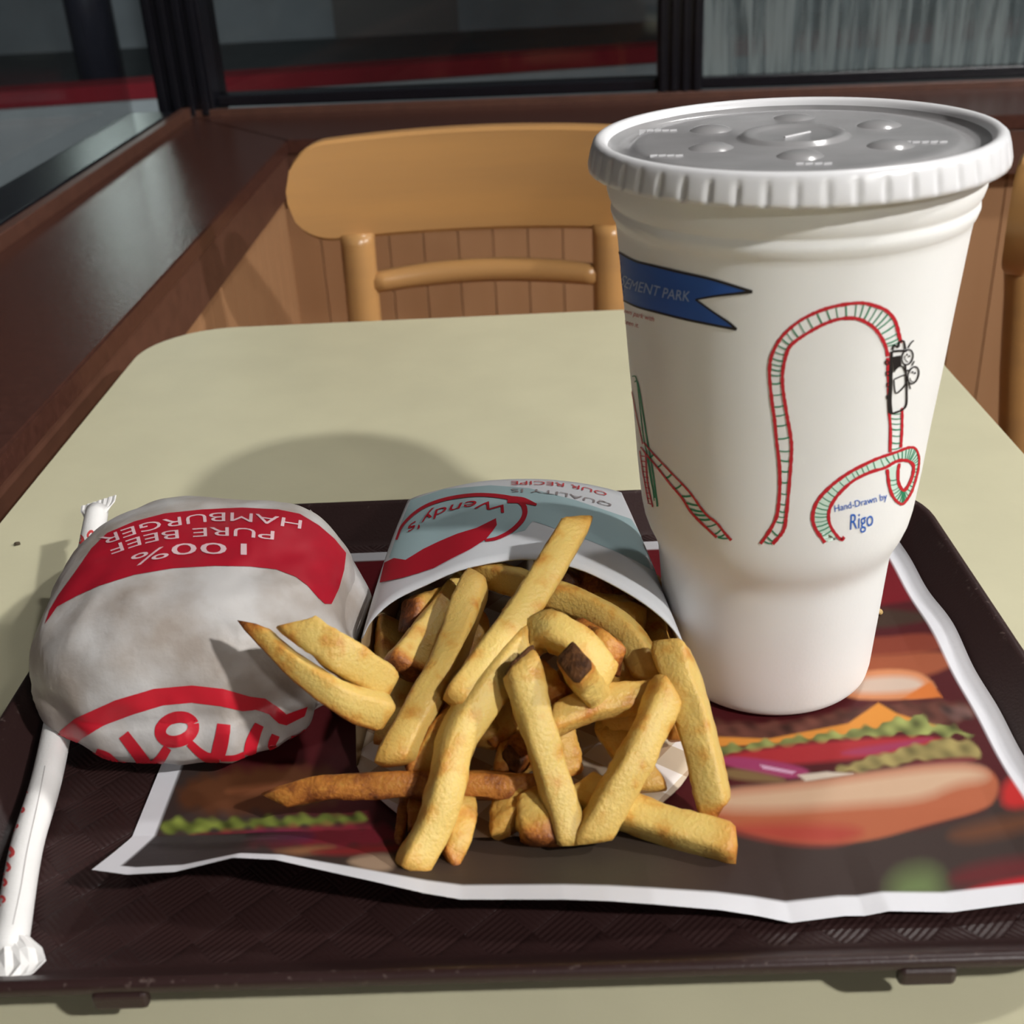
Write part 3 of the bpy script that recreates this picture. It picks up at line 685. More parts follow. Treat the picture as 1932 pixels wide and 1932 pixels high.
car = [ribbon_soup(Z3([(1045, 455), (1040, 560), (1036, 700), (1030, 800), (1035, 885)]), [5, 7, 8, 9]), ribbon_soup(Z3([(1050, 455), (1100, 450), (1150, 452)]), 4), ribbon_soup(Z3([(1140, 545), (1145, 640), (1150, 740), (1140, 845), (1055, 888), (1028, 882)]), 3.5),
       ribbon_soup(Z3([(1050, 445), (1062, 412), (1092, 425), (1098, 392), (1128, 382), (1140, 440)]), 4), poly_soup(Z3([(1052, 492), (1108, 482), (1112, 555), (1090, 570), (1060, 600)])),
       ribbon_soup(Z3([(1062, 650), (1140, 622), (1145, 680), (1076, 748), (1060, 655)]), 2.5), ribbon_soup(Z3([(1060, 600), (1085, 565), (1120, 560), (1142, 600)]), 2.5),
       ribbon_soup(Z3(ellp(1155, 495, 38, 55, .3)), 2.6), ribbon_soup(Z3(ellp(1196, 622, 36, 62, .3)), 2.6),
       ribbon_soup(Z3([(1160, 432), (1180, 395), (1200, 378)]), 2.2), ribbon_soup(Z3([(1188, 555), (1195, 538), (1203, 522)]), 2.2), ribbon_soup(Z3([(1160, 670), (1168, 690), (1175, 718)]), 2.5), ribbon_soup(Z3([(1148, 585), (1165, 590), (1180, 575)]), 2.5),
       ribbon_soup(Z3([(1135, 485), (1140, 515), (1160, 530)]), 1.6), ribbon_soup(Z3([(1172, 640), (1180, 665), (1200, 668)]), 1.6)]
car += [poly_soup(Z3(ellp(x, y, 6, 8, 0, 9)[:-1])) for x, y in ((1152, 478), (1168, 488), (1190, 600), (1208, 606))]
car += [ribbon_soup(Z3(ellp(x, y, 13, 16, 0, 14)), 2.6) for x, y in ((1012, 533), (1018, 610), (1022, 690), (1022, 775), (1033, 860))]
lay('coaster_car_drawing', merge(*car), cb, ink_blk, cup_body, .00026, 6, CT)
lay('artist_credit', merge(text_soup('Hand-Drawn by', Z3([(650, 1580), (840, 1535), (1020, 1490)]), 13, shear=.15), text_soup('Rigo', Z3([(755, 1705), (840, 1690), (925, 1672)]), 30, shear=.35)), cb, ink_pen, cup_body, .00020, 6, CT)

# ================================================================== WRAPPED STRAW
paper_w = mat('straw_paper', rgb(232, 230, 228), .6, .03, 80, .3, .2, 500)
print_r = mat('straw_red_print', rgb(205, 70, 70), .6)
st = wthing('wrapped_straw', (-.232, -.052, .004))
SP = [at(8, 1835, .0035), at(22, 1765, .0050), at(50, 1600, .0052), at(95, 1440, .0072), at(150, 1150, .0175), at(163, 1075, .0215), at(183, 965, .0265)]
C = [Vector(p) for p in crom(SP, 60)]
straw_b = tube('wrapper_sleeve', C[6:], [.0036]+[.0046]*20+[.0045], paper_w, st, 22)
def flag(name, pts, th=.0006):
    o = mesh(name, pts[0], pts[1], paper_w, st, False); m = o.modifiers.new('s', 'SOLIDIFY'); m.thickness = th; m.offset = 0; return o
# crimped far end: a fluted flat strip across the tube
e = C[-1]; a_ = (C[-1]-C[-6]).normalized(); sx = Vector((1, .12, .25)).normalized()
v = []; f = []; n = 22
for j, (off, hw) in enumerate(((-.004, .0044), (.001, .0062), (.0035, .0074), (.0078, .0076))):
    for k in range(n):
        t = 2*k/(n-1)-1; v.append(e+a_*off+sx*(t*hw)+Vector((0, -.3, .9))*(.0002*math.sin(k*1.9)+(.0028 if j == 0 else .0)*math.sqrt(max(0, 1-t*t))))
for j in range(3):
    for k in range(n-1): f.append((j*n+k, j*n+k+1, (j+1)*n+k+1, (j+1)*n+k))
flag('crimped_end', (v, f))
# near end, twisted and torn
v = []; f = []
e2 = C[6]; a2 = (C[6]-C[12]).normalized(); sy = Vector((1, .25, .1)).normalized()
for j, (off, hw, sh, up) in enumerate(((-.004, .0046, 0, .0040), (.002, .0072, .0020, .0036), (.006, .0080, .0024, .002), (.0085, .0064, .0010, .0016), (.0105, .0040, -.001, .0018), (.0122, .0038, -.0006, .0020), (.0138, .0036, 0, .0024))):
    for k in range(9):
        t = 2*k/8-1; v.append(e2+a2*off+sy*(t*hw+sh)+Vector((0, 0, up*(1-t*t*.6)-.0010+.0006*math.sin(k*2.3+j))))
for j in range(6):
    for k in range(8): f.append((j*9+k, j*9+k+1, (j+1)*9+k+1, (j+1)*9+k))
flag('torn_end', (v, f))
sb = bvh_of([straw_b])
blobs = []
for (x, y, s_) in ((150, 1022, 1.0), (165, 1058, .8), (146, 1075, .9), (172, 1010, .7), (150, 1100, .7), (62, 1440, .7), (46, 1500, .8), (40, 1530, .8), (17, 1612, 1.2), (12, 1640, 1), (6, 1668, .9), (4, 1700, .8), (30, 1560, .6)):
    blobs.append(ribbon_soup([(x-4*s_, y+13*s_), (x-9*s_, y), (x, y-11*s_), (x+7*s_, y-2*s_), (x+1*s_, y+4*s_)], [5*s_, 7*s_, 5*s_], 12))
lay('red_print', merge(*blobs), sb, print_r, straw_b, .00015, 6)['kind'] = 'stuff'
lay('seam', ribbon_soup([(85, 1445), (70, 1520), (52, 1600), (38, 1680), (24, 1745)], 1.6), sb, mat('seam_grey', rgb(170, 166, 164), .7), straw_b, .00012, 8)  # grey line drawn along the wrapper seam
tag(st, 'paper-wrapped drinking straw with red print, lying over the tray rim under the burger', 'straw')

# ================================================================== WRAPPED BURGER
def wrap_mat():
    m = bpy.data.materials.new('burger_wrapper_paper'); m.use_nodes = True; nt = m.node_tree; b = nt.nodes['Principled BSDF']; L = nt.links.new; N = nt.nodes.new
    b.inputs['Roughness'].default_value = .42; b.inputs['Specular IOR Level'].default_value = .4
    tc = N('ShaderNodeTexCoord'); n = N('ShaderNodeTexNoise'); n.inputs['Scale'].default_value = 38; n.inputs['Detail'].default_value = 5; L(tc.outputs['Object'], n.inputs['Vector'])
    mr = N('ShaderNodeMapRange'); mr.inputs[1].default_value = .42; mr.inputs[2].default_value = .66; L(n.outputs['Fac'], mr.inputs[0])
    mx = N('ShaderNodeMix'); mx.data_type = 'RGBA'; mx.inputs['A'].default_value = rgb(200, 197, 195); mx.inputs['B'].default_value = rgb(168, 157, 148)   # grease shows the bun through
    L(mr.outputs[0], mx.inputs['Factor']); L(mx.outputs['Result'], b.inputs['Base Color'])
    v1 = N('ShaderNodeTexNoise'); v1.inputs['Scale'].default_value = 120; v1.inputs['Detail'].default_value = 4; L(tc.outputs['Object'], v1.inputs['Vector'])
    bp = N('ShaderNodeBump'); bp.inputs['Strength'].default_value = .35; bp.inputs['Distance'].default_value = .002; L(v1.outputs['Fac'], bp.inputs['Height']); L(bp.outputs[0], b.inputs['Normal'])
    return m
wrap = wrap_mat()
SDENSE = [Vector(p) for p in crom(SP, 140)][20:115]
BC = Vector((-.1938, .0030, .0)); 
def bdir(th, ph):
    # superellipsoid: th azimuth, ph from -90 (bottom) to 90 (top)
    def sp_(w, e): return math.copysign(abs(w)**e, w)
    ct, s_t = sp_(math.cos(th), .80), sp_(math.sin(th), .80)
    cp = abs(math.cos(ph))**(.62 if ph > 0 else .40); spz = sp_(math.sin(ph), .80)
    ax = .0512; ay = .0560
    z = .024+(.0325 if spz > 0 else .0235)*spz
    return Vector((ax*ct*cp, ay*s_t*cp, z))
nT, nP = 200, 110
v = []; f = []
for i in range(nP+1):
    ph = -math.pi/2+math.pi*i/nP
    for k in range(nT):
        th = 2*math.pi*k/nT; p = bdir(th, ph)
        d = Vector((p.x, p.y, (p.z-.024)*1.2)).normalized()
        q = p*1.0
        h = (p.z-.004)/.056
        side = max(0, 1-abs(h-.30)/.36)
        w = noise.noise(Vector((p.x*38+3, p.y*38, p.z*50)))*.0022
        rid = 1-abs(noise.noise(Vector((math.cos(th)*3.2+7, math.sin(th)*3.2, p.z*28+1))))*2.2
        w += (max(rid, -.6))*.0024*side + noise.noise(Vector((p.x*110, p.y*110, p.z*140)))*.0006
        for (ox, oy, sc, am) in ((1.3, 4.1, 26, .0016), (8.2, 2.7, 48, .0010)):      # sharp paper creases
            w += (.35-abs(noise.noise(Vector((p.x*sc+ox, p.y*sc+oy, p.z*sc*.8)))))*am
        # pinched folds at the near right corner and the left end
        a1 = math.atan2(math.sin(th-math.radians(-32)), math.cos(th-math.radians(-32)))
        w += -.0055*math.exp(-(a1/.10)**2)*side + .0040*math.exp(-((a1-.22)/.12)**2)*side+.0030*math.exp(-((a1+.2)/.1)**2)*side
        a3 = math.atan2(math.sin(th-math.radians(185)), math.cos(th-math.radians(185)))
        w += -.004*math.exp(-(a3/.13)**2)*side*max(0, h)*2
        w += .0030*math.exp(-((th-math.radians(300))/.7)**2)*max(0, 1-abs(h-.15)/.25)
        q = p+d*w
        if ph < 0: q.y -= .0048*max(0, -math.sin(th))*math.sin(-2*ph)**.5 if ph > -1.56 else 0; q.x -= .0025*max(0, -math.cos(th))*math.sin(-2*ph)**.5 if ph > -1.56 else 0
        q.z = max(q.z, .0010); q = BC+q
        c_ = min(SDENSE, key=lambda c: (c-q).length_squared)              # the wrapper dents over the straw it rests on
        if (q-c_).length < .0056 and q.z > .002: q = c_+(q-c_+Vector((.0008, 0, .002))).normalized()*.0056
        v.append(q)
for i in range(nP):
    for k in range(nT):
        k2 = (k+1) % nT; f.append((i*nT+k, i*nT+k2, (i+1)*nT+k2, (i+1)*nT+k))
bg_ = wthing('wrapped_burger', (BC.x, BC.y, .001))
wr = mesh('wrapper', v, f, wrap, bg_, True)
tag(bg_, 'hamburger wrapped in white paper with red lettering, sitting beside the fries', 'burger')
bb = bvh_of([wr])
B4 = lambda P: [(x/2.76, 850+y/2.76) for x, y in P]
wred = mat('wrapper_red_print', rgb(176, 20, 42), .42, .08, 60, .4); wtx = mat('wrapper_white_letters', rgb(222, 190, 194), .45); bred = mat('wrapper_bright_red', rgb(202, 30, 48), .42, .06, 60, .4)
BT = (340, 1200)
band = B4([(236, 905), (262, 830), (310, 750), (390, 640), (480, 510), (560, 432), (700, 372), (860, 330), (1050, 310), (1260, 300), (1450, 310), (1560, 332), (1660, 392), (1740, 462), (1800, 535), (1790, 620), (1762, 720), (1724, 800), (1690, 800), (1655, 768), (1600, 705), (1540, 660), (1440, 622), (1300, 606), (1120, 603), (900, 616), (700, 650), (520, 706), (400, 760), (300, 815)])
lay('red_band', poly_soup(band), bb, wred, wr, .00025, 9, BT)
lay('red_band_lettering', merge(text_soup('100%', B4([(1285, 492), (1000, 488), (840, 510), (680, 556)]), 22), text_soup('PURE BEEF', B4([(1428, 426), (1180, 406), (900, 422), (740, 450), (570, 505)]), 17), text_soup('HAMBURGER', B4([(1572, 370), (1330, 336), (1100, 332), (860, 364), (700, 398), (520, 460)]), 17)), bb, wtx, wr, .0005, 6, BT)
lay('red_arc', poly_soup(B4([(265, 1590), (270, 1520), (300, 1470), (400, 1390), (600, 1300), (800, 1240), (1000, 1222), (1160, 1240), (1300, 1280), (1380, 1290), (1440, 1332), (1490, 1372), (1600, 1334), (1585, 1382), (1490, 1430), (1450, 1420), (1400, 1372), (1330, 1350), (1260, 1356), (1150, 1330), (1000, 1312), (850, 1326), (700, 1370), (560, 1422), (440, 1492), (350, 1562), (320, 1592), (300, 1612)])), bb, bred, wr, .00025, 8, BT)
k_ = 1/2.76
script = [ribbon_soup(B4([(500, 1572), (560, 1600), (640, 1662)]), [52*k_, 60*k_, 40*k_]), ribbon_soup(B4([(645, 1478), (700, 1550), (755, 1625), (770, 1650)]), [60*k_, 66*k_, 66*k_]), ribbon_soup(B4([(700, 1660), (780, 1645), (830, 1612), (875, 1545)]), [30*k_, 55*k_, 45*k_]),
          ribbon_soup(B4(ellp(923, 1450, 88, 62, -.3, 26)), 60*k_), ribbon_soup(B4([(985, 1520), (1040, 1570), (1090, 1598), (1140, 1590)]), [40*k_, 50*k_, 60*k_]), ribbon_soup(B4([(1166, 1425), (1158, 1490), (1140, 1570), (1130, 1600)]), [66*k_, 78*k_, 70*k_]),
          ribbon_soup(B4([(1150, 1600), (1220, 1598), (1270, 1580)]), 30*k_), ribbon_soup(B4([(1350, 1425), (1325, 1480), (1305, 1540), (1300, 1585)]), [50*k_, 66*k_, 66*k_]), ribbon_soup(B4([(1435, 1480), (1415, 1530), (1425, 1550)]), 42*k_), ribbon_soup(B4([(430, 1642), (490, 1655), (545, 1678)]), 26*k_), ribbon_soup(B4([(1590, 1455), (1560, 1490), (1520, 1505)]), [20*k_, 44*k_])]
lay('red_script_lettering', merge(*script), bb, bred, wr, .0003, 7, BT)
# loose folded wing of paper on the right
def sheet(name, rows, m, parent, th=.0004):
    nr, nc = len(rows), len(rows[0]); v = [p for r in rows for p in r]; f = [(i*nc+k, i*nc+k+1, (i+1)*nc+k+1, (i+1)*nc+k) for i in range(nr-1) for k in range(nc-1)]
    o = mesh(name, v, f, m, parent, True); s_ = o.modifiers.new('s', 'SOLIDIFY'); s_.thickness = th; s_.offset = 0; return o
top_l = [(585, 962, .040), (648, 1030, .034), (690, 1100, .026), (704, 1138, .016)]
bot_l = [(575, 1010, .046), (615, 1120, .040), (645, 1215, .024), (668, 1240, .008)]
rows = []
for t in np.linspace(0, 1, 8):
    rows.append([Vector(at(a[0]+(b[0]-a[0])*t, a[1]+(b[1]-a[1])*t, a[2]+(b[2]-a[2])*t))+Vector((0, 0, .0006*math.sin(t*9+i))) for i, (a, b) in enumerate(zip(crom(top_l, 10), crom(bot_l, 10)))])
wing = sheet('wrapper_fold', rows, wrap, bg_)

# ================================================================== FRIES CARTON
cart = wthing('fries_carton', (-.085, .01, .001))
card_w = mat('carton_card', rgb(212, 214, 218), .6, .03, 60, .2)
inner = mat('carton_inside', rgb(150, 124, 88), .7, .1, 60)
MP = [(683, 1205, .022), (700, 1172, .029), (740, 1135, .035), (800, 1105, .040), (880, 1072, .0455), (990, 1055, .048), (1080, 1070, .0485), (1150, 1100, .047), (1220, 1142, .044), (1270, 1187, .0395), (1297, 1235, .034), (1312, 1290, .027)]
BK = [(770, 945, .0255), (790, 936, .0265), (830, 925, .0285), (870, 916, .030), (910, 909, .032), (965, 905, .033), (1020, 905, .033), (1060, 908, .032), (1100, 913, .0305), (1130, 919, .0288), (1155, 925, .0268), (1172, 930, .0258)]
nC = 41
Mc = [Vector(at(*p)) for p in crom(MP, nC)]; Bc = [Vector(at(*p)) for p in crom(BK, nC)]
rows = [[a.lerp(b, t)+Vector((0, 0, .0030*math.sin(math.pi*t))) for a, b in zip(Mc, Bc)] for t in np.linspace(0, 1, 18)]
topp = sheet('printed_panel', rows, card_w, cart, .0005)
# lower panel with the rounded lip, side walls, closed far end
FR = [(674, 1447), (690, 1478), (722, 1512), (770, 1548), (830, 1576), (900, 1592), (980, 1598), (1060, 1596), (1130, 1582), (1200, 1552), (1255, 1510), (1295, 1468), (1322, 1400), (1326, 1345)]
fr = [Vector(at(x, y, .0022)) for x, y in crom(FR, nC)]
bl, br = Vector((Bc[0].x, Bc[0].y, .0020)), Vector((Bc[-1].x, Bc[-1].y, .0020))
bk2 = [bl.lerp(br, t) for t in np.linspace(0, 1, nC)]
rows = [[a.lerp(b, t) for a, b in zip(fr, bk2)] for t in np.linspace(0, 1, 24)]
def plaid_mat():
    m = bpy.data.materials.new('plaid_lining'); m.use_nodes = True; nt = m.node_tree; b = nt.nodes['Principled BSDF']; b.inputs['Roughness'].default_value = .6; L = nt.links.new; N = nt.nodes.new
    tc = N('ShaderNodeTexCoord'); mp = N('ShaderNodeMapping'); mp.inputs['Rotation'].default_value = (0, 0, math.radians(38)); mp.inputs['Scale'].default_value = (50, 50, 50); L(tc.outputs['Object'], mp.inputs[0])
    sp_ = N('ShaderNodeSeparateXYZ'); L(mp.outputs[0], sp_.inputs[0])
    def band_(o):
        fr_ = N('ShaderNodeMath'); fr_.operation = 'FRACT'; L(o, fr_.inputs[0]); g = N('ShaderNodeMath'); g.operation = 'GREATER_THAN'; g.inputs[1].default_value = .5; L(fr_.outputs[0], g.inputs[0]); return g.outputs[0]
    ad = N('ShaderNodeMath'); L(band_(sp_.outputs[0]), ad.inputs[0]); L(band_(sp_.outputs[1]), ad.inputs[1])
    cr = N('ShaderNodeValToRGB'); cr.color_ramp.interpolation = 'CONSTANT'; e_ = cr.color_ramp.elements; e_[0].color = rgb(236, 228, 222); e_[1].position = .25; e_[1].color = rgb(200, 182, 158); x_ = e_.new(.75); x_.color = rgb(168, 140, 112)
    dv = N('ShaderNodeMath'); dv.operation = 'DIVIDE'; dv.inputs[1].default_value = 2; L(ad.outputs[0], dv.inputs[0]); L(dv.outputs[0], cr.inputs[0]); L(cr.outputs[0], b.inputs['Base Color']); return m
low = sheet('plaid_panel', rows, plaid_mat(), cart, .0005)
def side(name, top_pts, bot_pts, bulge):
    rows = []
    for t in np.linspace(0, 1, 7):
        rows.append([a.lerp(b, t)+Vector((bulge*math.sin(math.pi*t), 0, 0)) for a, b in zip(top_pts, bot_pts)])
    return sheet(name, rows, inner, cart, .0005)
side('side_panel', [Mc[0].lerp(Bc[0], t) for t in np.linspace(0, 1, 10)], [fr[0].lerp(bl, t) for t in np.linspace(0, 1, 10)], -.001)
side('side_panel', [Mc[-1].lerp(Bc[-1], t) for t in np.linspace(0, 1, 10)], [fr[-1].lerp(br, t) for t in np.linspace(0, 1, 10)], -.0012)
sheet('end_panel', [[a.lerp(b, t) for a, b in zip(Bc, bk2)] for t in np.linspace(0, 1, 5)], card_w, cart, .0005)
tag(cart, 'white printed cardboard fries carton lying open on the placemat between burger and cup', 'carton')
tbv = bvh_of([topp]); Z5 = lambda P: [(650+x/2.76, 850+y/2.76) for x, y in P]; TT = (990, 1000)
emb = mat('carton_red_print', rgb(168, 18, 38), .7, spec=.2); grey_ink = mat('carton_grey_print', rgb(140, 130, 132), .5); aqua = mat('carton_aqua_print_shade', rgb(158, 182, 186), .65, spec=.2)
lay('aqua_print_shade_field', poly_soup(Z5([(345, 262), (520, 205), (760, 185), (960, 200), (1200, 262), (1490, 360), (1560, 470), (1640, 600), (1650, 655), (1480, 560), (1290, 480), (1050, 395), (980, 372), (940, 420), (760, 470), (600, 520), (330, 600), (236, 560), (290, 400)])), tbv, aqua, topp, .00035, 8, TT)  # aqua print and the panel's grey shadow painted as one tone
lay('red_emblem', merge(poly_soup(Z5([(190, 692), (214, 588), (262, 566), (322, 576), (412, 520), (500, 478), (590, 440), (690, 410), (760, 375), (790, 360), (795, 395), (770, 430), (740, 468), (660, 520), (560, 570), (470, 618), (390, 645), (310, 668)])),
    ribbon_soup(Z5([(275, 470), (310, 390), (400, 310), (520, 262), (680, 238), (830, 248), (915, 275), (940, 320), (925, 370), (870, 425), (800, 462), (735, 476)]), [4, 6, 7, 10, 8, 5]),
    ribbon_soup(Z5([(850, 262), (930, 268), (1000, 290)]), [14, 12, 4])), tbv, emb, topp, .0006, 7, TT)
lay('script_lettering', text_soup("Wendy's", Z5([(840, 292), (700, 268), (560, 290), (430, 335), (320, 410)]), 16, shear=.3), tbv, emb, topp, .0006, 6, TT)
lay('motto_red', text_soup('OUR RECIPE', Z5([(1366, 226), (1200, 186), (1040, 168), (868, 166)]), 7), tbv, mat('motto_red_ink', rgb(196, 50, 60), .5), topp, .0006, 6, TT)
lay('motto_grey', text_soup('QUALITY IS', Z5([(1390, 282), (1200, 238), (1040, 212), (868, 205)]), 7), tbv, grey_ink, topp, .0006, 6, TT)

# ================================================================== FRENCH FRIES
def fry_mat():
    m = bpy.data.materials.new('fried_potato'); m.use_nodes = True; nt = m.node_tree; b = nt.nodes['Principled BSDF']; L = nt.links.new; N = nt.nodes.new
    b.inputs['Roughness'].default_value = .45; b.inputs['Specular IOR Level'].default_value = .35; b.inputs['Subsurface Weight'].default_value = .12; b.inputs['Subsurface Radius'].default_value = (.004, .002, .0006); b.inputs['Subsurface Scale'].default_value = .6
    tc = N('ShaderNodeTexCoord'); n = N('ShaderNodeTexNoise'); n.inputs['Scale'].default_value = 130; n.inputs['Detail'].default_value = 5; L(tc.outputs['Object'], n.inputs['Vector'])
    a = N('ShaderNodeAttribute'); a.attribute_name = 'brown'
    n2 = N('ShaderNodeTexNoise'); n2.inputs['Scale'].default_value = 900; n2.inputs['Detail'].default_value = 3; L(tc.outputs['Object'], n2.inputs['Vector'])
    mr = N('ShaderNodeMapRange'); mr.inputs[1].default_value = .52; mr.inputs[2].default_value = .78; mr.inputs[4].default_value = .45; L(n.outputs['Fac'], mr.inputs[0])
    m2 = N('ShaderNodeMath'); m2.operation = 'MULTIPLY_ADD'; L(n2.outputs['Fac'], m2.inputs[0]); m2.inputs[1].default_value = .9; m2.inputs[2].default_value = .55
    mu = N('ShaderNodeMath'); mu.operation = 'MULTIPLY'; L(a.outputs['Fac'], mu.inputs[0]); L(m2.outputs[0], mu.inputs[1])
    ad = N('ShaderNodeMath'); ad.use_clamp = True; L(mr.outputs[0], ad.inputs[0]); L(mu.outputs[0], ad.inputs[1])
    cr = N('ShaderNodeValToRGB'); e = cr.color_ramp.elements; e[0].color = rgb(218, 188, 108); e[1].color = rgb(92, 50, 24)
    for p, c in ((.25, rgb(208, 160, 78)), (.5, rgb(190, 122, 52)), (.75, rgb(140, 80, 36))): x = e.new(p); x.color = c
    L(ad.outputs[0], cr.inputs[0])
    t = N('ShaderNodeObjectInfo'); hv = N('ShaderNodeHueSaturation'); L(cr.outputs[0], hv.inputs['Color'])
    r1 = N('ShaderNodeMapRange'); r1.inputs[3].default_value = .88; r1.inputs[4].default_value = 1.06; L(t.outputs['Random'], r1.inputs[0]); L(r1.outputs[0], hv.inputs['Value'])
    L(hv.outputs[0], b.inputs['Base Color'])
    bp = N('ShaderNodeBump'); bp.inputs['Strength'].default_value = .5; bp.inputs['Distance'].default_value = .0008; L(n2.outputs['Fac'], bp.inputs['Height']); L(bp.outputs[0], b.inputs['Normal'])
    return m
fm = fry_mat(); skin_m = mat('potato_skin', rgb(104, 66, 34), .7, .4, 500, .3, .6, 700, col2=rgb(62, 36, 18))
GRP = 'golden fries heaped in the carton'
PLAIN = 'golden straight-cut fry heaped in the open carton'
rs = random.Random(11)
def fry(pts, hw=.0047, brown=(.05, 0, .1), label=None, flat=1.0, taper=(1, 1), twist=None, skin=None, side_brown=0, rough=1):
    C = [Vector(at(*p)) for p in crom(pts, 26)]
    ln = sum((C[i+1]-C[i]).length for i in range(25)); seg = 16
    v = []; f = []; br = []
    tw = rs.uniform(-.5, .5) if twist is None else twist; ph = rs.uniform(0, 50)
    cut = (rs.uniform(-.7, .7), rs.uniform(-.7, .7)); bulge = rs.uniform(-.10, .10)
    for i, c in enumerate(C):
        t = (C[min(i+1, 25)]-C[max(i-1, 0)]).normalized()
        ref = (CAM-c).normalized(); s = t.cross(ref); s = s.normalized(); u = s.cross(t)
        q = i/25; tp = (taper[0]+(taper[1]-taper[0])*q)*(1+bulge*math.sin(q*math.pi*1.5+ph))
        d0, d1 = q*ln, (1-q)*ln; em = min(1, .84+.16*min(d0, d1)/.0016)
        for k in range(seg):
            a = 2*math.pi*k/seg; ca, sa = math.cos(a), math.sin(a)
            e = .42; x = math.copysign(abs(ca)**e, ca); y = math.copysign(abs(sa)**e, sa)
            xr, yr = x*math.cos(tw)-y*math.sin(tw), x*math.sin(tw)+y*math.cos(tw)
            nz = 1+.16*rough*noise.noise(Vector((i*.2+ph, xr*1.1, yr*1.1)))+.07*rough*noise.noise(Vector((i*.8+ph, xr*3, yr*3)))
            v.append(c+(s*xr+u*yr*flat)*hw*.92*tp*em*nz+t*hw*xr*(cut[0]*max(0, 1-d0/.005)+cut[1]*max(0, 1-d1/.005)))
            b0 = brown[0]*max(0, 1-d0/.007)+brown[2]*max(0, 1-d1/.007)+brown[1]
            b0 += side_brown*max(0, x)**4; edge = abs(x*y)**3*.22
            br.append(min(1, b0+edge))
    n = 26
    for i in range(n-1):
        for k in range(seg):
            k2 = (k+1) % seg; f.append((i*seg+k, i*seg+k2, (i+1)*seg+k2, (i+1)*seg+k))
    for base, idx, cc, sg, b_ in ((0, 0, C[0], -1, brown[0]), ((n-1)*seg, n-1, C[-1], 1, brown[2])):
        j = len(v); t = (C[1]-C[0]).normalized() if idx == 0 else (C[-1]-C[-2]).normalized()
        v.append(cc+t*sg*.0006); br.append(min(1, b_+brown[1]))
        for k in range(seg):
            k2 = (k+1) % seg; f.append((base+k2, base+k, j) if idx == 0 else (base+k, base+k2, j))
    o = mesh('french_fry', v, f, fm, None, True)
    at_ = o.data.attributes.new('brown', 'FLOAT', 'POINT'); at_.data.foreach_set('value', br)
    base = C[-1].copy(); o.data.transform(Matrix.Translation(-base)); o.location = base; o.matrix_basis = Matrix.Translation(base)
    tag(o, label or PLAIN, 'fry', GRP)
    if skin:                                    # leftover potato skin on one end: a thin cap
        e0 = 0 if skin == 'start' else n-1; ring = [Vector(v[e0*seg+k])-base for k in range(seg)]; t = (C[1]-C[0]).normalized()*-1 if e0 == 0 else (C[-1]-C[-2]).normalized()
        cen = sum(ring, Vector())/seg; V2 = []; F2 = []
        for sc, off in ((1.05, -.0012), (1.05, .0006), (.85, .0012), (.0, .0014)):
            for p in ring: V2.append(cen+(p-cen)*sc+t*off)
        for i in range(3):
            for k in range(seg): k2 = (k+1) % seg; F2.append((i*seg+k, i*seg+k2, (i+1)*seg+k2, (i+1)*seg+k))
        so = mesh('skin_end', V2, F2, skin_m, o, True); so['label'] = 'dark brown potato skin'
    return o
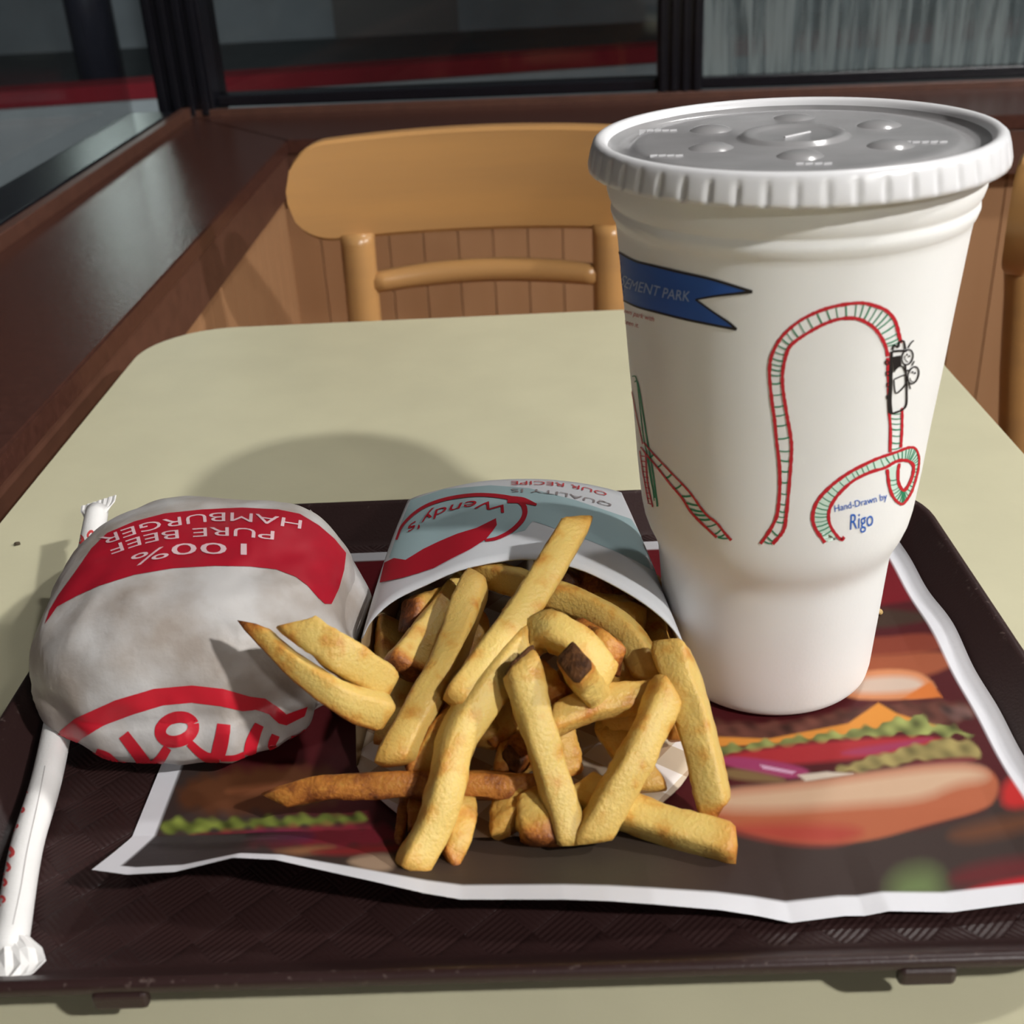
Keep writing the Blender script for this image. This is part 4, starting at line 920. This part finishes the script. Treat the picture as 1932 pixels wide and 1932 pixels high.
FRIES = [
 dict(pts=[(1088, 985, .062), (1000, 1130, .051), (858, 1328, .036)], hw=.0053, brown=(.25, 0, .2), label='long golden fry sticking up furthest over the printed carton panel'),
 dict(pts=[(885, 1078, .034), (815, 1180, .0335), (758, 1265, .030)], hw=.0062, brown=(.1, 0, .75), taper=(.7, 1.1), flat=.7, label='thick fry with a toasted brown end next to the slim straight fry'),
 dict(pts=[(900, 1100, .042), (840, 1250, .037), (742, 1440, .023)], hw=.0052, brown=(.1, .04, .2), label='slim straight fry running alongside the fry that sticks up highest'),
 dict(pts=[(778, 1262, .022), (745, 1340, .018), (724, 1402, .012)], hw=.0053, brown=(.0, 0, .45), taper=(1.1, .55), label='short fry tapering to a browned point by the carton wall facing the burger'),
 dict(pts=[(556, 1176, .060), (640, 1232, .053), (735, 1295, .038)], hw=.0055, brown=(.15, 0, .05), flat=.6, twist=.1, label='broad pale fry jutting from the carton over the burger'),
 dict(pts=[(474, 1178, .058), (555, 1255, .051), (640, 1312, .044), (725, 1345, .034)], hw=.0052, brown=(.7, 0, .0), taper=(.45, 1.1), side_brown=.8, label='pointed fry with a brown skinned edge, reaching over the burger'),
 dict(pts=[(1010, 1190, .044), (930, 1290, .038), (866, 1390, .030), (842, 1480, .022), (815, 1560, .014), (770, 1643, .007)], hw=.0058, brown=(.1, 0, .25), taper=(1, .85), label='longest pale fry, running down from the heap to the placemat edge'),
 dict(pts=[(521, 1508, .011), (620, 1485, .015), (740, 1480, .0155), (900, 1484, .014), (1065, 1488, .012)], hw=.0056, brown=(.0, .46, .25), taper=(.62, .85), rough=2.6, side_brown=.25, label='crisp dark brown fry lying crosswise in front of the carton'),
 dict(pts=[(870, 1345, .026), (840, 1385, .024), (776, 1467, .015)], hw=.0056, brown=(0, .05, .5), skin=None, side_brown=.4, label='stubby fry with one browned side, resting on the crosswise brown fry'),
 dict(pts=[(980, 1252, .046), (1008, 1350, .036), (1045, 1470, .021), (1078, 1592, .0068)], hw=.0053, brown=(.2, 0, .1), skin='start', label='fry with a dark skinned tip, leaning upright at the front of the heap'),
 dict(pts=[(1262, 1298, .036), (1200, 1430, .025), (1108, 1590, .0072)], hw=.0053, brown=(.2, .02, .1), label='fry slanting down to meet the skin-tipped fry in a V'),
 dict(pts=[(1085, 1488, .010), (1200, 1538, .009), (1388, 1595, .0062)], hw=.0056, brown=(.1, 0, .35), label='fry lying out on the printed placemat toward the bun picture'),
 dict(pts=[(1262, 1215, .041), (1298, 1320, .031), (1333, 1450, .019), (1352, 1540, .0085)], hw=.0055, brown=(.1, 0, .75), taper=(1.1, .8), label='long fry with a crisp brown end hanging out beside the cup'),
 dict(pts=[(1240, 1312, .030), (1140, 1325, .031), (1030, 1366, .030)], hw=.0047, brown=(.2, .1, .0), label='fry lying level across the V of two fries'),
 dict(pts=[(900, 1078, .040), (990, 1103, .0425), (1100, 1140, .041), (1180, 1195, .037), (1232, 1282, .029)], hw=.0049, brown=(.45, .03, .1), label='long curved fry arching across the carton mouth'),
 dict(pts=[(1030, 1052, .030), (1070, 1104, .037)], hw=.0046, brown=(0, .1, .9), label='fry stub with a dark brown end behind the fry that sticks up highest'),
 dict(pts=[(1105, 1062, .028), (1122, 1122, .034)], hw=.0052, brown=(.3, .25, .5)),
 dict(pts=[(1100, 1118, .030), (1150, 1145, .031), (1208, 1172, .031)], hw=.0046, brown=(0, .12, .1)),
 dict(pts=[(1008, 1205, .043), (1040, 1190, .048), (1095, 1225, .045), (1140, 1300, .034)], hw=.0066, brown=(.0, .0, .1), taper=(.8, 1), label='thick bent pale fry in the middle of the heap'),
 dict(pts=[(1120, 1310, .032), (1084, 1250, .051)], hw=.0046, brown=(0, 0, .4), skin='end', flat=1.4, label='fry end-on with a square cap of dark potato skin'),
 dict(pts=[(1112, 1208, .038), (1140, 1222, .040), (1164, 1246, .035)], hw=.0048, brown=(.5, .32, .5), label='orange-brown crispy chunk of fry beside the thick bent pale fry'),
 dict(pts=[(840, 1135, .029), (765, 1166, .031)], hw=.0056, brown=(0, .12, .75), label='stubby fry with a knobbly brown end just inside the carton mouth'),
 dict(pts=[(735, 1180, .016), (742, 1285, .014)], hw=.0052, brown=(.1, .15, .1)),
 dict(pts=[(1010, 1335, .024), (915, 1390, .018)], hw=.0058, brown=(0, .12, .3)),
 dict(pts=[(1060, 1400, .016), (935, 1440, .013)], hw=.0056, brown=(0, .12, .2)),
 dict(pts=[(1000, 1395, .017), (966, 1436, .017)], hw=.0048, brown=(0, .2, .6), skin='end', label='short fry with a dark skin end low in the heap, above the crosswise fry'),
 dict(pts=[(1054, 1370, .022), (1062, 1410, .018), (1068, 1462, .011)], hw=.0050, brown=(0, .16, .15)),
 dict(pts=[(1130, 1360, .019), (1180, 1415, .015), (1232, 1492, .008)], hw=.0047, brown=(0, .08, .1)),
 dict(pts=[(767, 1508, .008), (750, 1592, .0045)], hw=.0022, brown=(0, .35, .3), taper=(1, .6), label='tiny crisp sliver of fry below the crosswise brown fry'),
 dict(pts=[(784, 1508, .009), (782, 1560, .006)], hw=.0024, brown=(0, .3, .3)),
 dict(pts=[(878, 1510, .013), (866, 1580, .009), (848, 1628, .0055)], hw=.0036, brown=(0, .12, .45), label='short fry piece tucked under the lower end of the longest pale fry'),
 dict(pts=[(975, 1480, .010), (965, 1560, .0068)], hw=.0060, brown=(0, .15, .1)),
 dict(pts=[(1005, 1500, .012), (1012, 1545, .010), (1028, 1592, .0068)], hw=.0056, brown=(0, .08, .7), label='fry with a crisp brown tip, tucked under the skin-tipped fry'),
 dict(pts=[(1226, 1110, .022), (1246, 1245, .020)], hw=.0058, brown=(0, .15, .1)),
 dict(pts=[(1140, 1090, .026), (1195, 1132, .027)], hw=.0050, brown=(.2, .35, .4)),
 dict(pts=[(1086, 1178, .039), (1142, 1210, .038)], hw=.0026, brown=(.3, .45, .3), label='thin brown crisp sliver beneath the long curved fry'),
 dict(pts=[(1005, 1258, .036), (1060, 1328, .030)], hw=.0046, brown=(.2, .22, .45)),
 dict(pts=[(1130, 1345, .021), (1232, 1375, .019)], hw=.0062, brown=(0, .14, .1)),
 dict(pts=[(1262, 1330, .018), (1285, 1395, .011)], hw=.0046, brown=(0, .25, .2)),
 dict(pts=[(905, 1170, .028), (850, 1300, .022)], hw=.0056, brown=(.1, .12, .1)),
 dict(pts=[(950, 1175, .030), (1090, 1155, .032)], hw=.0054, brown=(.1, .12, .1)),
 dict(pts=[(960, 1290, .026), (900, 1400, .018)], hw=.0058, brown=(0, .10, .1)),
 dict(pts=[(1060, 1260, .032), (1120, 1330, .024)], hw=.0058, brown=(0, .14, .1)),
 dict(pts=[(1160, 1260, .027), (1225, 1310, .022)], hw=.0056, brown=(0, .2, .3)),
 dict(pts=[(800, 1330, .012), (830, 1420, .010)], hw=.0056, brown=(0, .12, .1)),
]
for d in FRIES: fry(**d)

# ================================================================== CRUMBS
def crumb(x, y, z, r, m, label):
    p = at(x, y, z); bm = bmesh.new(); bmesh.ops.create_icosphere(bm, subdivisions=2, radius=r)
    for v_ in bm.verts: v_.co *= 1+.35*noise.noise(v_.co*900+Vector((x, y, 0))); v_.co.z *= .6
    o = from_bm('crumb', bm, m, None, True); o.location = (p.x, p.y, z+r*.45)
    return tag(o, label, 'crumb')
crumb(1657, 1157, .0010, .0017, mat('crumb_pale', rgb(206, 170, 110), .8, .3, 600), 'pale fried crumb on the placemat close beside the cup')
crumb(33, 1028, TAB, .0014, mat('crumb_dark', rgb(74, 62, 44), .8, .3, 600), 'dark crumb on the bare cream tabletop near the straw')
